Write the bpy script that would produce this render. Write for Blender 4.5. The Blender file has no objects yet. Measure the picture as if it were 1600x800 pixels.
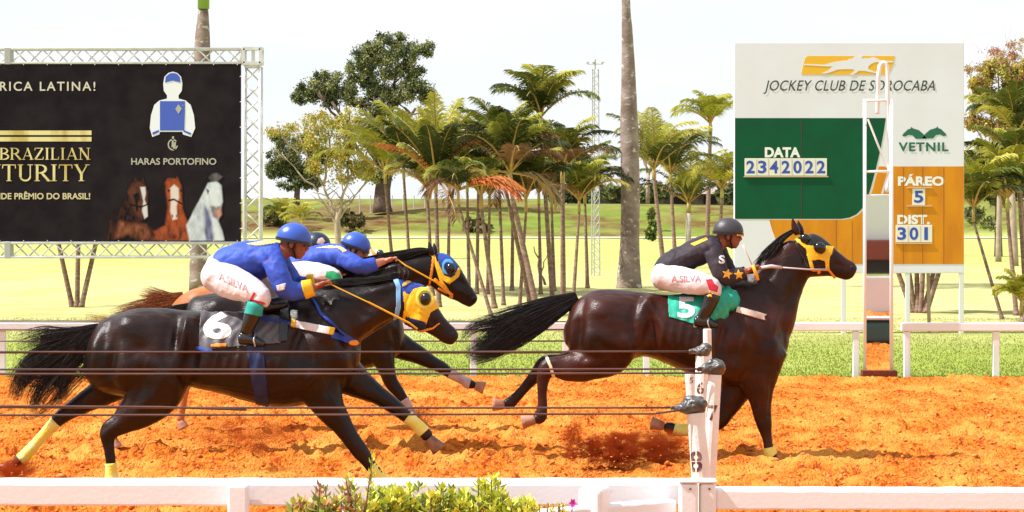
import bpy, bmesh, math, random
import numpy as np
from mathutils import Vector, Matrix, noise as mnoise
from mathutils.bvhtree import BVHTree
R = math.radians
rng = np.random.default_rng(7)
random.seed(7)
sc = bpy.context.scene
COL = sc.collection

# ------------------------------------------------------------------ camera
F = 4000.0      # focal length in photo pixels (photo 1600 wide)
H = 2.17        # eye height
Y0 = 310.0      # photo row of the horizon
cam_d = bpy.data.cameras.new('camera')
cam = bpy.data.objects.new('camera', cam_d); COL.objects.link(cam)
cam.location = (0, 0, H); cam.rotation_euler = (R(90), 0, 0)
cam_d.sensor_width = 36; cam_d.lens = F/1600*36
cam_d.shift_y = -(400-Y0)/1600
cam_d.clip_start = 0.5; cam_d.clip_end = 8000
sc.camera = cam

# ------------------------------------------------------------------ light
SUN_EL, SUN_AZ = 52.0, 10.0     # light travels towards +X and a little +Y
w = bpy.data.worlds.new('World'); sc.world = w; w.use_nodes = True
nt = w.node_tree; nt.nodes.clear()
out = nt.nodes.new('ShaderNodeOutputWorld'); bg = nt.nodes.new('ShaderNodeBackground')
sky = nt.nodes.new('ShaderNodeTexSky'); sky.sky_type = 'NISHITA'; sky.sun_disc = False
sky.sun_elevation = R(SUN_EL); sky.sun_rotation = R(270-SUN_AZ); sky.dust_density = 1.0; sky.air_density = 1.0
tc = nt.nodes.new('ShaderNodeTexCoord'); mp = nt.nodes.new('ShaderNodeMapping')
mp.inputs['Scale'].default_value = (1.6, 1.6, 6.0)
nz = nt.nodes.new('ShaderNodeTexNoise'); nz.inputs['Scale'].default_value = 2.2; nz.inputs['Detail'].default_value = 6; nz.inputs['Roughness'].default_value = .55
rp = nt.nodes.new('ShaderNodeValToRGB'); rp.color_ramp.elements[0].position = .36; rp.color_ramp.elements[0].color = (.72,.72,.72,1); rp.color_ramp.elements[1].position = .56
mx = nt.nodes.new('ShaderNodeMix'); mx.data_type = 'RGBA'
CLOUD = 6.7
mx.inputs[7].default_value = (CLOUD*.94, CLOUD*.975, CLOUD*1.03, 1)
L = nt.links.new
L(tc.outputs['Generated'], mp.inputs['Vector']); L(mp.outputs[0], nz.inputs['Vector']); L(nz.outputs['Fac'], rp.inputs['Fac'])
L(rp.outputs['Color'], mx.inputs[0]); L(sky.outputs[0], mx.inputs[6]); L(mx.outputs[2], bg.inputs['Color']); L(bg.outputs[0], out.inputs['Surface'])
bg.inputs['Strength'].default_value = 0.095
sd = bpy.data.lights.new('sun', 'SUN'); sd.energy = 4.6; sd.angle = R(0.5); sd.color = (1.0, .98, .955)
sun = bpy.data.objects.new('sun', sd); COL.objects.link(sun)
_d = Vector((math.cos(R(SUN_EL))*math.cos(R(SUN_AZ)), math.cos(R(SUN_EL))*math.sin(R(SUN_AZ)), -math.sin(R(SUN_EL))))
sun.rotation_euler = _d.to_track_quat('-Z', 'Y').to_euler(); sun.location = (-20, -5, 30)
sc.view_settings.view_transform = 'Standard'; sc.view_settings.look = 'None'
sc.view_settings.gamma = 1; sc.view_settings.use_curve_mapping = False
sc.view_settings.exposure = 0.75
sc.cycles.max_bounces = 6; sc.cycles.transparent_max_bounces = 8; sc.cycles.volume_bounces = 1
sc.cycles.volume_step_rate = 2.0

# ------------------------------------------------------------------ helpers
def P(px, py, Y): return Vector(((px-800)*Y/F, Y, H-(py-Y0)*Y/F))
def PN(px, py, Y): return np.array([(px-800)*Y/F, Y, H-(py-Y0)*Y/F])

MATS = {}
def mat(name, col, rough=.6, spec=.5, col2=None, nscale=8, bump=0, bscale=30, metal=0, thr=(.35,.65), attr=None, coat=0, detail=5, vscale=None, transl=0, col3=None, n3=40, t3=(.5,.7), mixmax=1.0, bdist=.02):
    if name in MATS: return MATS[name]
    m = bpy.data.materials.new(name); m.use_nodes = True; t = m.node_tree
    b = t.nodes['Principled BSDF']; b.inputs['Roughness'].default_value = rough
    b.inputs['Specular IOR Level'].default_value = spec; b.inputs['Metallic'].default_value = metal
    if coat: b.inputs['Coat Weight'].default_value = coat; b.inputs['Coat Roughness'].default_value = .15
    b.inputs['Base Color'].default_value = (*col, 1)
    co = t.nodes.new('ShaderNodeTexCoord'); mp = t.nodes.new('ShaderNodeMapping')
    t.links.new(co.outputs['Object'], mp.inputs['Vector'])
    if vscale: mp.inputs['Scale'].default_value = vscale
    cur = None
    if attr:
        a = t.nodes.new('ShaderNodeAttribute'); a.attribute_name = attr; cur = a.outputs['Color']
    def mixnoise(cur, c2, scale, th, base):
        n = t.nodes.new('ShaderNodeTexNoise'); n.inputs['Scale'].default_value = scale; n.inputs['Detail'].default_value = detail
        t.links.new(mp.outputs[0], n.inputs['Vector'])
        r = t.nodes.new('ShaderNodeMapRange'); r.inputs[1].default_value = th[0]; r.inputs[2].default_value = th[1]; r.inputs[4].default_value = mixmax
        t.links.new(n.outputs['Fac'], r.inputs[0])
        x = t.nodes.new('ShaderNodeMix'); x.data_type = 'RGBA'
        t.links.new(r.outputs[0], x.inputs[0])
        if cur is None: x.inputs[6].default_value = (*base, 1)
        else: t.links.new(cur, x.inputs[6])
        x.inputs[7].default_value = (*c2, 1)
        return x.outputs[2]
    if col2: cur = mixnoise(cur, col2, nscale, thr, col)
    if col3: cur = mixnoise(cur, col3, n3, t3, col)
    if cur is not None: t.links.new(cur, b.inputs['Base Color'])
    if bump:
        n = t.nodes.new('ShaderNodeTexNoise'); n.inputs['Scale'].default_value = bscale; n.inputs['Detail'].default_value = 4
        t.links.new(mp.outputs[0], n.inputs['Vector'])
        bp = t.nodes.new('ShaderNodeBump'); bp.inputs['Strength'].default_value = bump; bp.inputs['Distance'].default_value = bdist
        t.links.new(n.outputs['Fac'], bp.inputs['Height']); t.links.new(bp.outputs[0], b.inputs['Normal'])
    if transl:
        tr = t.nodes.new('ShaderNodeBsdfTranslucent'); ms = t.nodes.new('ShaderNodeMixShader'); ms.inputs[0].default_value = transl
        if cur is not None: t.links.new(cur, tr.inputs['Color'])
        else: tr.inputs['Color'].default_value = (*col, 1)
        o = t.nodes['Material Output']
        t.links.new(b.outputs[0], ms.inputs[1]); t.links.new(tr.outputs[0], ms.inputs[2]); t.links.new(ms.outputs[0], o.inputs['Surface'])
    MATS[name] = m
    return m

def tag(o, label=None, cat=None, group=None, kind=None):
    if label: o['label'] = label
    if cat: o['category'] = cat
    if group: o['group'] = group
    if kind: o['kind'] = kind
    return o
def thing(name, label, cat, loc=(0,0,0), group=None):
    o = bpy.data.objects.new(name, None); COL.objects.link(o); o.location = loc; o.empty_display_size = .2
    return tag(o, label, cat, group)
def wloc(o):
    v = Vector((0,0,0))
    while o is not None: v = v+o.location; o = o.parent
    return v
def link(name, me, m=None, parent=None, loc=None, smooth=False):
    o = bpy.data.objects.new(name, me); COL.objects.link(o)
    if m is not None:
        me.materials.clear(); me.materials.append(m)
    if parent is not None:
        o.parent = parent; off = wloc(parent)
    else:
        off = Vector(loc) if loc is not None else Vector((0,0,0)); o.location = off
    if off.length > 0: me.transform(Matrix.Translation(-off))
    if smooth and len(me.polygons): me.polygons.foreach_set('use_smooth', np.ones(len(me.polygons), dtype=bool))
    return o

class MB:
    def __init__(s): s.v = []; s.f = []; s.n = 0; s.c = []
    def add(s, vs, fs, col=None):
        vs = [tuple(float(q) for q in x) for x in vs]
        s.v += vs; s.f += [tuple(i+s.n for i in f) for f in fs]; s.n += len(vs)
        if col is not None: s.c += [col]*len(vs)
    def box(s, c, d, rot=None, col=None):
        x,y,z = d[0]/2, d[1]/2, d[2]/2
        vs = [Vector((a*x,b*y,e*z)) for a in(-1,1) for b in(-1,1) for e in(-1,1)]
        if rot: vs = [rot @ q for q in vs]
        c = Vector(c); s.add([q+c for q in vs], [(0,1,3,2),(4,6,7,5),(0,4,5,1),(2,3,7,6),(0,2,6,4),(1,5,7,3)], col)
    def bar(s, a, b, wd, up=(0,0,1), wd2=None, col=None):
        a, b = Vector(a), Vector(b); d = b-a; z = d.normalized(); x = z.cross(Vector(up))
        if x.length < 1e-4: x = z.cross(Vector((0,1,0)))
        x.normalize(); y = z.cross(x); wd2 = wd2 or wd; vs = []
        for p in (a, b):
            for sx, sy in ((-1,-1),(1,-1),(1,1),(-1,1)): vs.append(p+x*sx*wd/2+y*sy*wd2/2)
        s.add(vs, [(0,3,2,1),(4,5,6,7),(0,1,5,4),(1,2,6,5),(2,3,7,6),(3,0,4,7)], col)
    def tube(s, pts, rad, seg=8, cap=True, col=None):
        pts = [Vector(p) for p in pts]; n = len(pts)
        if not hasattr(rad, '__len__'): rad = [rad]*n
        vs = []; fs = []; ref = None
        for i, p in enumerate(pts):
            t = (pts[min(i+1,n-1)]-pts[max(i-1,0)])
            t = t.normalized() if t.length > 1e-9 else Vector((0,0,1))
            if ref is None: ref = Vector((0,1,0)) if abs(t.y) < .9 else Vector((1,0,0))
            x = t.cross(ref).normalized(); y = x.cross(t).normalized(); ref = y
            for k in range(seg):
                a = 2*math.pi*k/seg; vs.append(p+(x*math.cos(a)+y*math.sin(a))*rad[i])
        for i in range(n-1):
            for k in range(seg):
                fs.append((i*seg+k, i*seg+(k+1)%seg, (i+1)*seg+(k+1)%seg, (i+1)*seg+k))
        if cap: fs.append(tuple(range(seg-1,-1,-1))); fs.append(tuple((n-1)*seg+k for k in range(seg)))
        s.add(vs, fs, col)
    def ell(s, c, r, M=None, nu=16, nv=10, col=None):
        vs = []; fs = []; c = Vector(c)
        for i in range(nv+1):
            th = math.pi*i/nv
            for k in range(nu):
                a = 2*math.pi*k/nu
                q = Vector((r[0]*math.sin(th)*math.cos(a), r[1]*math.sin(th)*math.sin(a), r[2]*math.cos(th)))
                if M: q = M @ q
                vs.append(c+q)
        for i in range(nv):
            for k in range(nu):
                fs.append((i*nu+k, (i+1)*nu+k, (i+1)*nu+(k+1)%nu, i*nu+(k+1)%nu))
        s.add(vs, fs, col)
    def prism(s, poly, depth, col=None):   # poly: list of world Vectors in an XZ plane; extruded by depth along +Y
        n = len(poly); a = [Vector(p) for p in poly]; b = [p+Vector((0,depth,0)) for p in a]
        s.add(a+b, [tuple(range(n)), tuple(range(2*n-1,n-1,-1))]+[(i,i+n,(i+1)%n+n,(i+1)%n) for i in range(n)], col)
    def mesh(s, name='m'):
        me = bpy.data.meshes.new(name); me.from_pydata(s.v, [], s.f)
        if len(s.c) == len(s.v) and s.c:
            at = me.color_attributes.new('col', 'FLOAT_COLOR', 'POINT')
            at.data.foreach_set('color', np.array([(*c[:3],1.0) for c in s.c], dtype=np.float32).ravel())
        me.update(); return me
    def build(s, name, m, parent=None, loc=None, smooth=False, fixn=True):
        me = s.mesh(name)
        if fixn and len(me.polygons) < 60000:
            bm = bmesh.new(); bm.from_mesh(me); bmesh.ops.recalc_face_normals(bm, faces=bm.faces); bm.to_mesh(me); bm.free()
        return link(name, me, m, parent, loc, smooth)

def bevel(o, wd=.01, seg=2):
    md = o.modifiers.new('bevel', 'BEVEL'); md.width = wd; md.segments = seg; md.limit_method = 'ANGLE'; return o

def fastmesh(name, V, Fc, k, col=None):
    """V (n,3), Fc (m,k) numpy"""
    me = bpy.data.meshes.new(name)
    me.vertices.add(len(V)); me.vertices.foreach_set('co', np.asarray(V, dtype=np.float32).ravel())
    m_ = len(Fc); me.loops.add(m_*k); me.loops.foreach_set('vertex_index', np.asarray(Fc, dtype=np.int32).ravel())
    me.polygons.add(m_); me.polygons.foreach_set('loop_start', np.arange(0, m_*k, k, dtype=np.int32))
    me.polygons.foreach_set('loop_total', np.full(m_, k, dtype=np.int32))
    if col is not None:
        at = me.color_attributes.new('col', 'FLOAT_COLOR', 'POINT')
        c4 = np.ones((len(V),4), dtype=np.float32); c4[:,:3] = col; at.data.foreach_set('color', c4.ravel())
    me.update(calc_edges=True); me.validate(); return me

# numpy value noise
_perm = rng.permutation(4096); _val = rng.random(4096)
def vnoise(x, y):
    xi = np.floor(x).astype(int); yi = np.floor(y).astype(int); fx = x-xi; fy = y-yi
    fx = fx*fx*(3-2*fx); fy = fy*fy*(3-2*fy)
    def h(a, b): return _val[(_perm[a & 4095] + b*57) & 4095]
    return (h(xi,yi)*(1-fx)+h(xi+1,yi)*fx)*(1-fy)+(h(xi,yi+1)*(1-fx)+h(xi+1,yi+1)*fx)*fy
def fbm(x, y, o=4):
    r = 0; a = .5
    for i in range(o): r = r+a*vnoise(x*2**i+i*17.3, y*2**i+i*9.1); a *= .5
    return r

def catmull(pts, k):
    pts = np.array(pts, float)
    if len(pts) < 3 or k <= 1: return pts
    Q = np.vstack([2*pts[0]-pts[1], pts, 2*pts[-1]-pts[-2]]); o = []
    for i in range(1, len(Q)-2):
        for j in range(k):
            t = j/k; p0,p1,p2,p3 = Q[i-1],Q[i],Q[i+1],Q[i+2]
            o.append(.5*((2*p1)+(-p0+p2)*t+(2*p0-5*p1+4*p2-p3)*t*t+(-p0+3*p1-3*p2+p3)*t**3))
    o.append(pts[-1]); return np.array(o)

def loft(mb, st, s, Y, lat=0, seg=20, k=4, vertical=False, egg=0, inflate=0, power=2.0, endcap=.6):
    """st: rows (px,py,half_px,width_m[,lat]) in photo pixels at depth Y (s px per metre): tapered elliptical tube."""
    st = [tuple(r)+((0,) if len(r) == 4 else ()) for r in st]
    A = catmull(st, k); n = len(A)
    C = A[:, :2]; T = np.gradient(C, axis=0) if n > 1 else np.array([[1,0]])
    T /= (np.linalg.norm(T, axis=1, keepdims=True)+1e-9)
    rings = []
    def ring(c, t, hh, wd, lt):
        nx, ny = (0, -1) if vertical else (t[1], -t[0])
        r = []
        for i in range(seg):
            a = 2*math.pi*i/seg; ca, sa = math.cos(a), math.sin(a)
            ca2 = math.copysign(abs(ca)**(2/power), ca); sa2 = math.copysign(abs(sa)**(2/power), sa)
            ww = wd*(1-egg*ca2)
            q = P(c[0]+nx*ca2*hh, c[1]+ny*ca2*hh, Y+lat+lt); q.y += sa2*ww
            r.append(q)
        return r
    infl = inflate*s
    hh0, hh1 = A[0,2]+infl, A[-1,2]+infl
    ec0, ec1 = endcap if hasattr(endcap,'__len__') else (endcap, endcap)
    for e in (.95, .75, .4):
        rings.append(ring(C[0]-T[0]*hh0*ec0*e, T[0], hh0*math.sqrt(max(0,1-e*e)), (A[0,3]+inflate)*math.sqrt(1-e*e), A[0,4]))
    for i in range(n): rings.append(ring(C[i], T[i], max(A[i,2]+infl, .5), max(A[i,3]+inflate, .003), A[i,4]))
    for e in (.4, .75, .95):
        rings.append(ring(C[-1]+T[-1]*hh1*ec1*e, T[-1], hh1*math.sqrt(1-e*e), (A[-1,3]+inflate)*math.sqrt(1-e*e), A[-1,4]))
    vs = [q for r in rings for q in r]; fs = []
    for i in range(len(rings)-1):
        for j in range(seg): fs.append((i*seg+j, i*seg+(j+1)%seg, (i+1)*seg+(j+1)%seg, (i+1)*seg+j))
    fs.append(tuple(range(seg-1,-1,-1))); fs.append(tuple((len(rings)-1)*seg+j for j in range(seg)))
    mb.add(vs, fs)

def remesh(mb, voxel, smooth=6, factor=.5):
    me = mb.mesh('tmp'); bm = bmesh.new(); bm.from_mesh(me); bmesh.ops.recalc_face_normals(bm, faces=bm.faces); bm.to_mesh(me); bm.free()
    o = bpy.data.objects.new('tmp', me); COL.objects.link(o)
    r = o.modifiers.new('r', 'REMESH'); r.mode = 'VOXEL'; r.voxel_size = voxel; r.adaptivity = 0
    if smooth:
        q = o.modifiers.new('s', 'SMOOTH'); q.factor = factor; q.iterations = smooth
    dg = bpy.context.evaluated_depsgraph_get(); dg.update()
    res = bpy.data.meshes.new_from_object(o.evaluated_get(dg))
    bpy.data.objects.remove(o); bpy.data.meshes.remove(me)
    return res

def vn(me):
    n = len(me.vertices); c = np.empty(n*3, dtype=np.float32); me.vertices.foreach_get('co', c)
    no = np.empty(n*3, dtype=np.float32); me.vertex_normals.foreach_get('vector', no)
    return c.reshape(-1,3).astype(float), no.reshape(-1,3).astype(float)
def setco(me, c): me.vertices.foreach_set('co', c.astype(np.float32).ravel()); me.update()
def topx(c): return 800+c[:,0]*F/c[:,1], Y0+(H-c[:,2])*F/c[:,1]

def sculpt(me, feats, s, noise_amp=.0, noise_scale=9):
    """feats: (px,py,rx,ry,angle,amp_m) gaussian swells / hollows on both flanks"""
    c, no = vn(me); px, py = topx(c); d = np.zeros(len(c))
    side = np.clip(np.abs(no[:,1])*1.6, 0, 1)
    for ft in feats:
        if ft[0] == 'l':
            _, pts, wd, am = ft; dd = np.full(len(c), 1e9)
            A_ = catmull(pts, 4)[:, :2]
            for (x0,y0),(x1,y1) in zip(A_[:-1], A_[1:]):
                L2 = (x1-x0)**2+(y1-y0)**2+1e-9; t_ = np.clip(((px-x0)*(x1-x0)+(py-y0)*(y1-y0))/L2, 0, 1)
                dd = np.minimum(dd, (px-x0-t_*(x1-x0))**2+(py-y0-t_*(y1-y0))**2)
            d += am*np.exp(-dd/(wd*wd))*side; continue
        x, y, rx, ry, an, am = ft
        a = R(an); dx, dy = px-x, py-y
        u = (dx*math.cos(a)+dy*math.sin(a))/rx; v = (-dx*math.sin(a)+dy*math.cos(a))/ry
        d += am*np.exp(-(u*u+v*v))*side
    if noise_amp:
        d += noise_amp*(fbm(c[:,0]*noise_scale+c[:,1]*3, c[:,2]*noise_scale+c[:,1]*5, 3)-.45)*2
    setco(me, c+no*d[:,None])

def bvh_of(objs):
    vs = []; fs = []; n = 0
    for o in objs:
        off = wloc(o); me = o.data
        vs += [v.co+off for v in me.vertices]; fs += [tuple(i+n for i in p.vertices) for p in me.polygons]; n = len(vs)
    return BVHTree.FromPolygons(vs, fs)

def inpoly(X, Y, poly):
    r = np.zeros(X.shape, bool); n = len(poly); j = n-1
    for i in range(n):
        xi, yi = poly[i]; xj, yj = poly[j]
        if yi != yj:
            r ^= ((yi > Y) != (yj > Y)) & (X < (xj-xi)*(Y-yi)/(yj-yi)+xi)
        j = i
    return r
def smask(X, Y, shapes):
    r = np.zeros(X.shape, bool)
    for sh in shapes:
        k = sh[0]
        if k == 'poly': r |= inpoly(X, Y, sh[1])
        elif k == 'disc': r |= ((X-sh[1])/sh[3])**2+((Y-sh[2])/sh[4])**2 < 1
        elif k == 'ring': q = np.sqrt(((X-sh[1])/sh[3])**2+((Y-sh[2])/sh[4])**2); r |= (q < 1) & (q > sh[5])
        elif k == 'line':
            p = sh[1]; wd = sh[2]
            for (x0,y0), (x1,y1) in zip(p[:-1], p[1:]):
                L2 = (x1-x0)**2+(y1-y0)**2+1e-9; t = np.clip(((X-x0)*(x1-x0)+(Y-y0)*(y1-y0))/L2, 0, 1)
                r |= (X-x0-t*(x1-x0))**2+(Y-y0-t*(y1-y0))**2 < wd*wd
        elif k == 'tris':
            for (a, b, c) in sh[1]:
                if max(a[0],b[0],c[0]) < X.min(): continue
                def e(p, q): return (X-q[0])*(p[1]-q[1])-(p[0]-q[0])*(Y-q[1])
                d1, d2, d3 = e(a,b), e(b,c), e(c,a)
                r |= ~(((d1 < 0)|(d2 < 0)|(d3 < 0)) & ((d1 > 0)|(d2 > 0)|(d3 > 0)))
        elif k == 'not': r &= ~smask(X, Y, sh[1])
    return r
def sbox(shapes):
    xs = []; ys = []
    for sh in shapes:
        if sh[0] == 'poly': xs += [p[0] for p in sh[1]]; ys += [p[1] for p in sh[1]]
        elif sh[0] in ('disc','ring'): xs += [sh[1]-sh[3], sh[1]+sh[3]]; ys += [sh[2]-sh[4], sh[2]+sh[4]]
        elif sh[0] == 'line': xs += [p[0]+q for p in sh[1] for q in (-sh[2], sh[2])]; ys += [p[1]+q for p in sh[1] for q in (-sh[2], sh[2])]
        elif sh[0] == 'tris': xs += [p[0] for t in sh[1] for p in t]; ys += [p[1] for t in sh[1] for p in t]
    return min(xs), min(ys), max(xs), max(ys)

def patch(name, bvh, shapes, Y, m, parent, off=.006, step=.8, both=False, wrinkle=0, maxjump=.03):
    """A fitted piece (cloth, strap, hood, print) lying on the surface under it, with a turned-down rim."""
    x0,y0,x1,y1 = sbox(shapes); gx = np.arange(x0-step, x1+step*1.5, step); gy = np.arange(y0-step, y1+step*1.5, step)
    X, Yg = np.meshgrid(gx, gy); M = smask(X, Yg, shapes)
    mb = MB()
    for side in ((1, -1) if both else (1,)):
        idx = -np.ones(M.shape, int); pos = {}; V = []; B = []
        need = M.copy(); need[1:,:] |= M[:-1,:]; need[:,1:] |= M[:,:-1]; need[1:,1:] |= M[:-1,:-1]
        for i, j in zip(*np.nonzero(need)):
            if side == 1: a = P(X[i,j], Yg[i,j], Y-1.2); b = P(X[i,j], Yg[i,j], Y+1.2)
            else: b = P(X[i,j], Yg[i,j], Y); a = Vector((b.x, Y+1.2, b.z)); b = Vector((b.x, Y-1.2, b.z))
            h, nrm, fi, ds = bvh.ray_cast(a, (b-a).normalized(), 3.0)
            if h is None: continue
            if nrm.dot(b-a) > 0: nrm = -nrm
            if side == -1 and h.y < Y-.02: continue
            ex = wrinkle*math.sin(X[i,j]*.35+Yg[i,j]*.2+2*math.sin(Yg[i,j]*.11)) if wrinkle else 0
            idx[i,j] = len(V); V.append(h+nrm*(off+ex)+Vector((0,-side*off*.3,0))); B.append(h-nrm*.001)
        fs = []; edges = {}
        for i, j in zip(*np.nonzero(M[:-1,:-1])):
            q = (idx[i,j], idx[i+1,j], idx[i+1,j+1], idx[i,j+1])
            if min(q) < 0: continue
            ys = [V[t].y for t in q]
            if max(ys)-min(ys) > maxjump: continue
            fs.append(q)
            for e in range(4):
                a, b = q[e], q[(e+1)%4]
                if (b, a) in edges: del edges[(b, a)]
                else: edges[(a, b)] = 1
        n = len(V); sk = [(b, a, a+n, b+n) for (a, b) in edges]
        if fs: mb.add(V+B, fs+sk)
    me = mb.mesh(name)
    bm = bmesh.new(); bm.from_mesh(me); lo = [v for v in bm.verts if not v.link_faces]; bmesh.ops.delete(bm, geom=lo, context='VERTS'); bm.to_mesh(me); bm.free()
    o = link(name, me, m, parent, None if parent else None, True)
    return o

def text_mesh(body, shear=0, bold=0, spacing=1.0):
    c = bpy.data.curves.new('t', 'FONT'); c.body = body; c.shear = shear; c.offset = bold; c.space_character = spacing; c.resolution_u = 4
    o = bpy.data.objects.new('t', c); COL.objects.link(o); dg = bpy.context.evaluated_depsgraph_get(); dg.update()
    me = bpy.data.meshes.new_from_object(o.evaluated_get(dg)); bpy.data.objects.remove(o); bpy.data.curves.remove(c)
    return me
def text_px(body, x0, y0, x1, y1, **k):
    """triangles of a text fitted to a photo-pixel box"""
    me = text_mesh(body, **k); V = np.array([v.co[:] for v in me.vertices]); mn, mxx = V.min(0), V.max(0)
    px = x0+(V[:,0]-mn[0])/(mxx[0]-mn[0])*(x1-x0); py = y1-(V[:,1]-mn[1])/(mxx[1]-mn[1])*(y1-y0)
    me.calc_loop_triangles(); tr = [[(px[i],py[i]) for i in t.vertices] for t in me.loop_triangles]
    bpy.data.meshes.remove(me); return tr
def fit_text(name, body, x0, y0, x1, y1, Y, m, parent, th=.004, tilt=0, **k):
    """flat lettering on a board facing the camera side; thin raised letters"""
    tr = text_px(body, x0, y0, x1, y1, **k); mb = MB(); idx = {}; V = []; fs = []
    for t in tr:
        f = []
        for (a, b) in t:
            key = (round(a,3), round(b,3))
            if key not in idx: idx[key] = len(V); V.append(P(a, b+tilt*(a-x0), Y)-Vector((0,th,0)))
            f.append(idx[key])
        if len(set(f)) == 3: fs.append(tuple(f))
    mb.add(V, fs); return mb.build(name, m, parent)
def flat(name, polys, Y, m, parent, th=.004, front=0):
    mb = MB()
    for p in polys: mb.prism([P(a,b,Y)-Vector((0,front+th,0)) for a,b in p], th*.9)
    return mb.build(name, m, parent)
# ================================================================== materials
M_dirt = mat('dirt', (.63,.178,.022), .97, .05, (.38,.060,.010), 24, bump=1.0, bscale=48, bdist=.045, thr=(.46,.60), col3=(.75,.30,.058), n3=2.2, t3=(.42,.68), vscale=(1,.4,1), detail=9)
M_clod = mat('clod', (.52,.13,.025), .95, .1, (.70,.27,.07), 14, bump=.5, bscale=60)
M_white = mat('white_paint', (.78,.775,.79), .5, .4, (.66,.61,.59), 1.6, bump=.06, bscale=40, thr=(.55,.85), col3=(.33,.24,.19), n3=11, t3=(.69,.75))
M_metal = mat('truss_metal', (.70,.68,.69), .4, .5, (.58,.56,.57), 6, metal=.1)
M_steel = mat('wire', (.05,.018,.015), .42, .6, (.12,.05,.04), 2)
M_wood = mat('palm_bark', (.30,.20,.15), .9, .2, (.17,.10,.075), 7, bump=.6, bscale=14, vscale=(1,1,3))
M_royal = mat('royal_bark', (.30,.235,.20), .85, .2, (.17,.115,.09), 2.6, bump=.7, bscale=12, vscale=(1,1,1.4), col3=(.50,.45,.42), n3=5.5, t3=(.58,.68))
M_leaf = mat('palm_leaf', (.1,.1,.03), .5, .16, attr='col', transl=.25)
M_leafm = mat('tree_leaf', (.1,.1,.03), .6, .3, attr='col', transl=.25)
M_bark = mat('tree_bark', (.09,.06,.045), .9, .2, (.16,.11,.08), 5, bump=.6, bscale=9)
M_bark2 = mat('pale_bark', (.42,.33,.25), .85, .2, (.30,.22,.16), 5, bump=.4, bscale=12)

# ================================================================== terrain
def bankh(X, Yy):
    crest = 1.62+.35*(fbm(X*.045+3, Yy*0+1.5, 3)-.45)+.22*np.sin(X*.11+1)
    crest = crest - .42*np.exp(-((X+10)/4.5)**2)
    t = np.clip((Yy-(145+2.5*np.sin(X*.15)))/11, 0, 1); t = t*t*(3-2*t)
    return crest*t + .25*t*(1-t)*4*(fbm(X*.5, Yy*.5, 3)-.45)
ys = np.concatenate([np.arange(29.6,46,.4), np.arange(46,90,1.), np.arange(90,140,2.), np.arange(140,164,.5), np.arange(166,200,4), np.array([220,260,330,450,700,1200,2200,4500])])
us = np.linspace(-1,1,241); YY, UU = np.meshgrid(ys, us, indexing='ij'); XX = UU*(16+YY*.42)
ZZ = bankh(XX, YY)+.03*(fbm(XX*.6, YY*.6, 3)-.45)*(YY<140)
ZZ = np.where(YY > 164, bankh(XX, np.full_like(YY,164.))*np.clip((400-YY)/236,.93,1), ZZ)
n0, n1 = YY.shape; V = np.stack([XX,YY,ZZ],-1).reshape(-1,3)
I = np.arange(n0*n1).reshape(n0,n1); Fq = np.stack([I[:-1,:-1],I[:-1,1:],I[1:,1:],I[1:,:-1]],-1).reshape(-1,4)
# true ground colour: lush strip by the track, drier lawn behind, eroded red soil on the bank
g_lush = np.array([.25,.30,.050]); g_dry = np.array([.49,.45,.20]); g_mid = np.array([.37,.40,.115]); soil = np.array([.11,.040,.018]); gb = np.array([.13,.19,.022]); straw = np.array([.19,.17,.045])
x, y = V[:,0], V[:,1]; n_a = fbm(x*.35, y*.12, 4); n_b = fbm(x*.8+9, y*.3, 4)
tl = np.clip((y-37+(n_a-.45)*6)/9, 0, 1); Cg = g_lush*(1-tl)[:,None]+g_dry*tl[:,None]
tm = np.clip((y-66)/30+(n_a-.45)*1.2,0,1)*.8+np.clip((n_b-.47)*5,0,1)*.35; tm = np.clip(tm,0,1); Cg = Cg*(1-tm)[:,None]+g_mid*tm[:,None]
bk = np.clip((y-144)/3, 0, 1); q = np.clip((fbm(x*.5+2, y*.8, 4)-.44)*12, 0, 1); q = np.clip(q+1.2*np.exp(-((x+11)/7)**2)-.2, 0, 1)
q2 = np.clip((fbm(x*.7+7, y*.9, 3)-.42)*6, 0, 1)
cb = gb*(1-q)[:,None]+soil*q[:,None]; cb = cb*(1-.6*q2)[:,None]+straw*(.6*q2)[:,None]
Cg = Cg*(1-bk)[:,None]+cb*bk[:,None]
M_grass = mat('grass_ground', (.3,.3,.1), .95, .1, attr='col', col2=(.24,.25,.06), nscale=1.1, thr=(.46,.60), bump=1.0, bscale=16, detail=9, vscale=(.45,1,1), col3=(.24,.27,.06), n3=5, t3=(.52,.72), mixmax=.45)
tag(link('grass_field', fastmesh('grass_field', V, Fq, 4, Cg), M_grass, smooth=True), kind='structure')
# base ground everywhere else
mb = MB(); mb.add([(-4500,-4500,-.06),(4500,-4500,-.06),(4500,4600,-.06),(-4500,4600,-.06)], [(0,1,2,3)])
tag(mb.build('ground', mat('base_ground', (.34,.33,.12), .95, .1, (.25,.27,.08), 1.2)), kind='structure')
# pale service path along the foot of the bank
pth = MB(); xs = np.linspace(-75,75,60)
for a, b in zip(xs[:-1], xs[1:]):
    pth.add([(a,137.6,.035),(b,137.6,.035),(b,141.5,.04),(a,141.5,.04)], [(0,1,2,3)])
tag(pth.build('path', mat('path_dirt', (.66,.56,.44), .95, .1, (.50,.44,.3), 1.5)), kind='structure')
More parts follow.
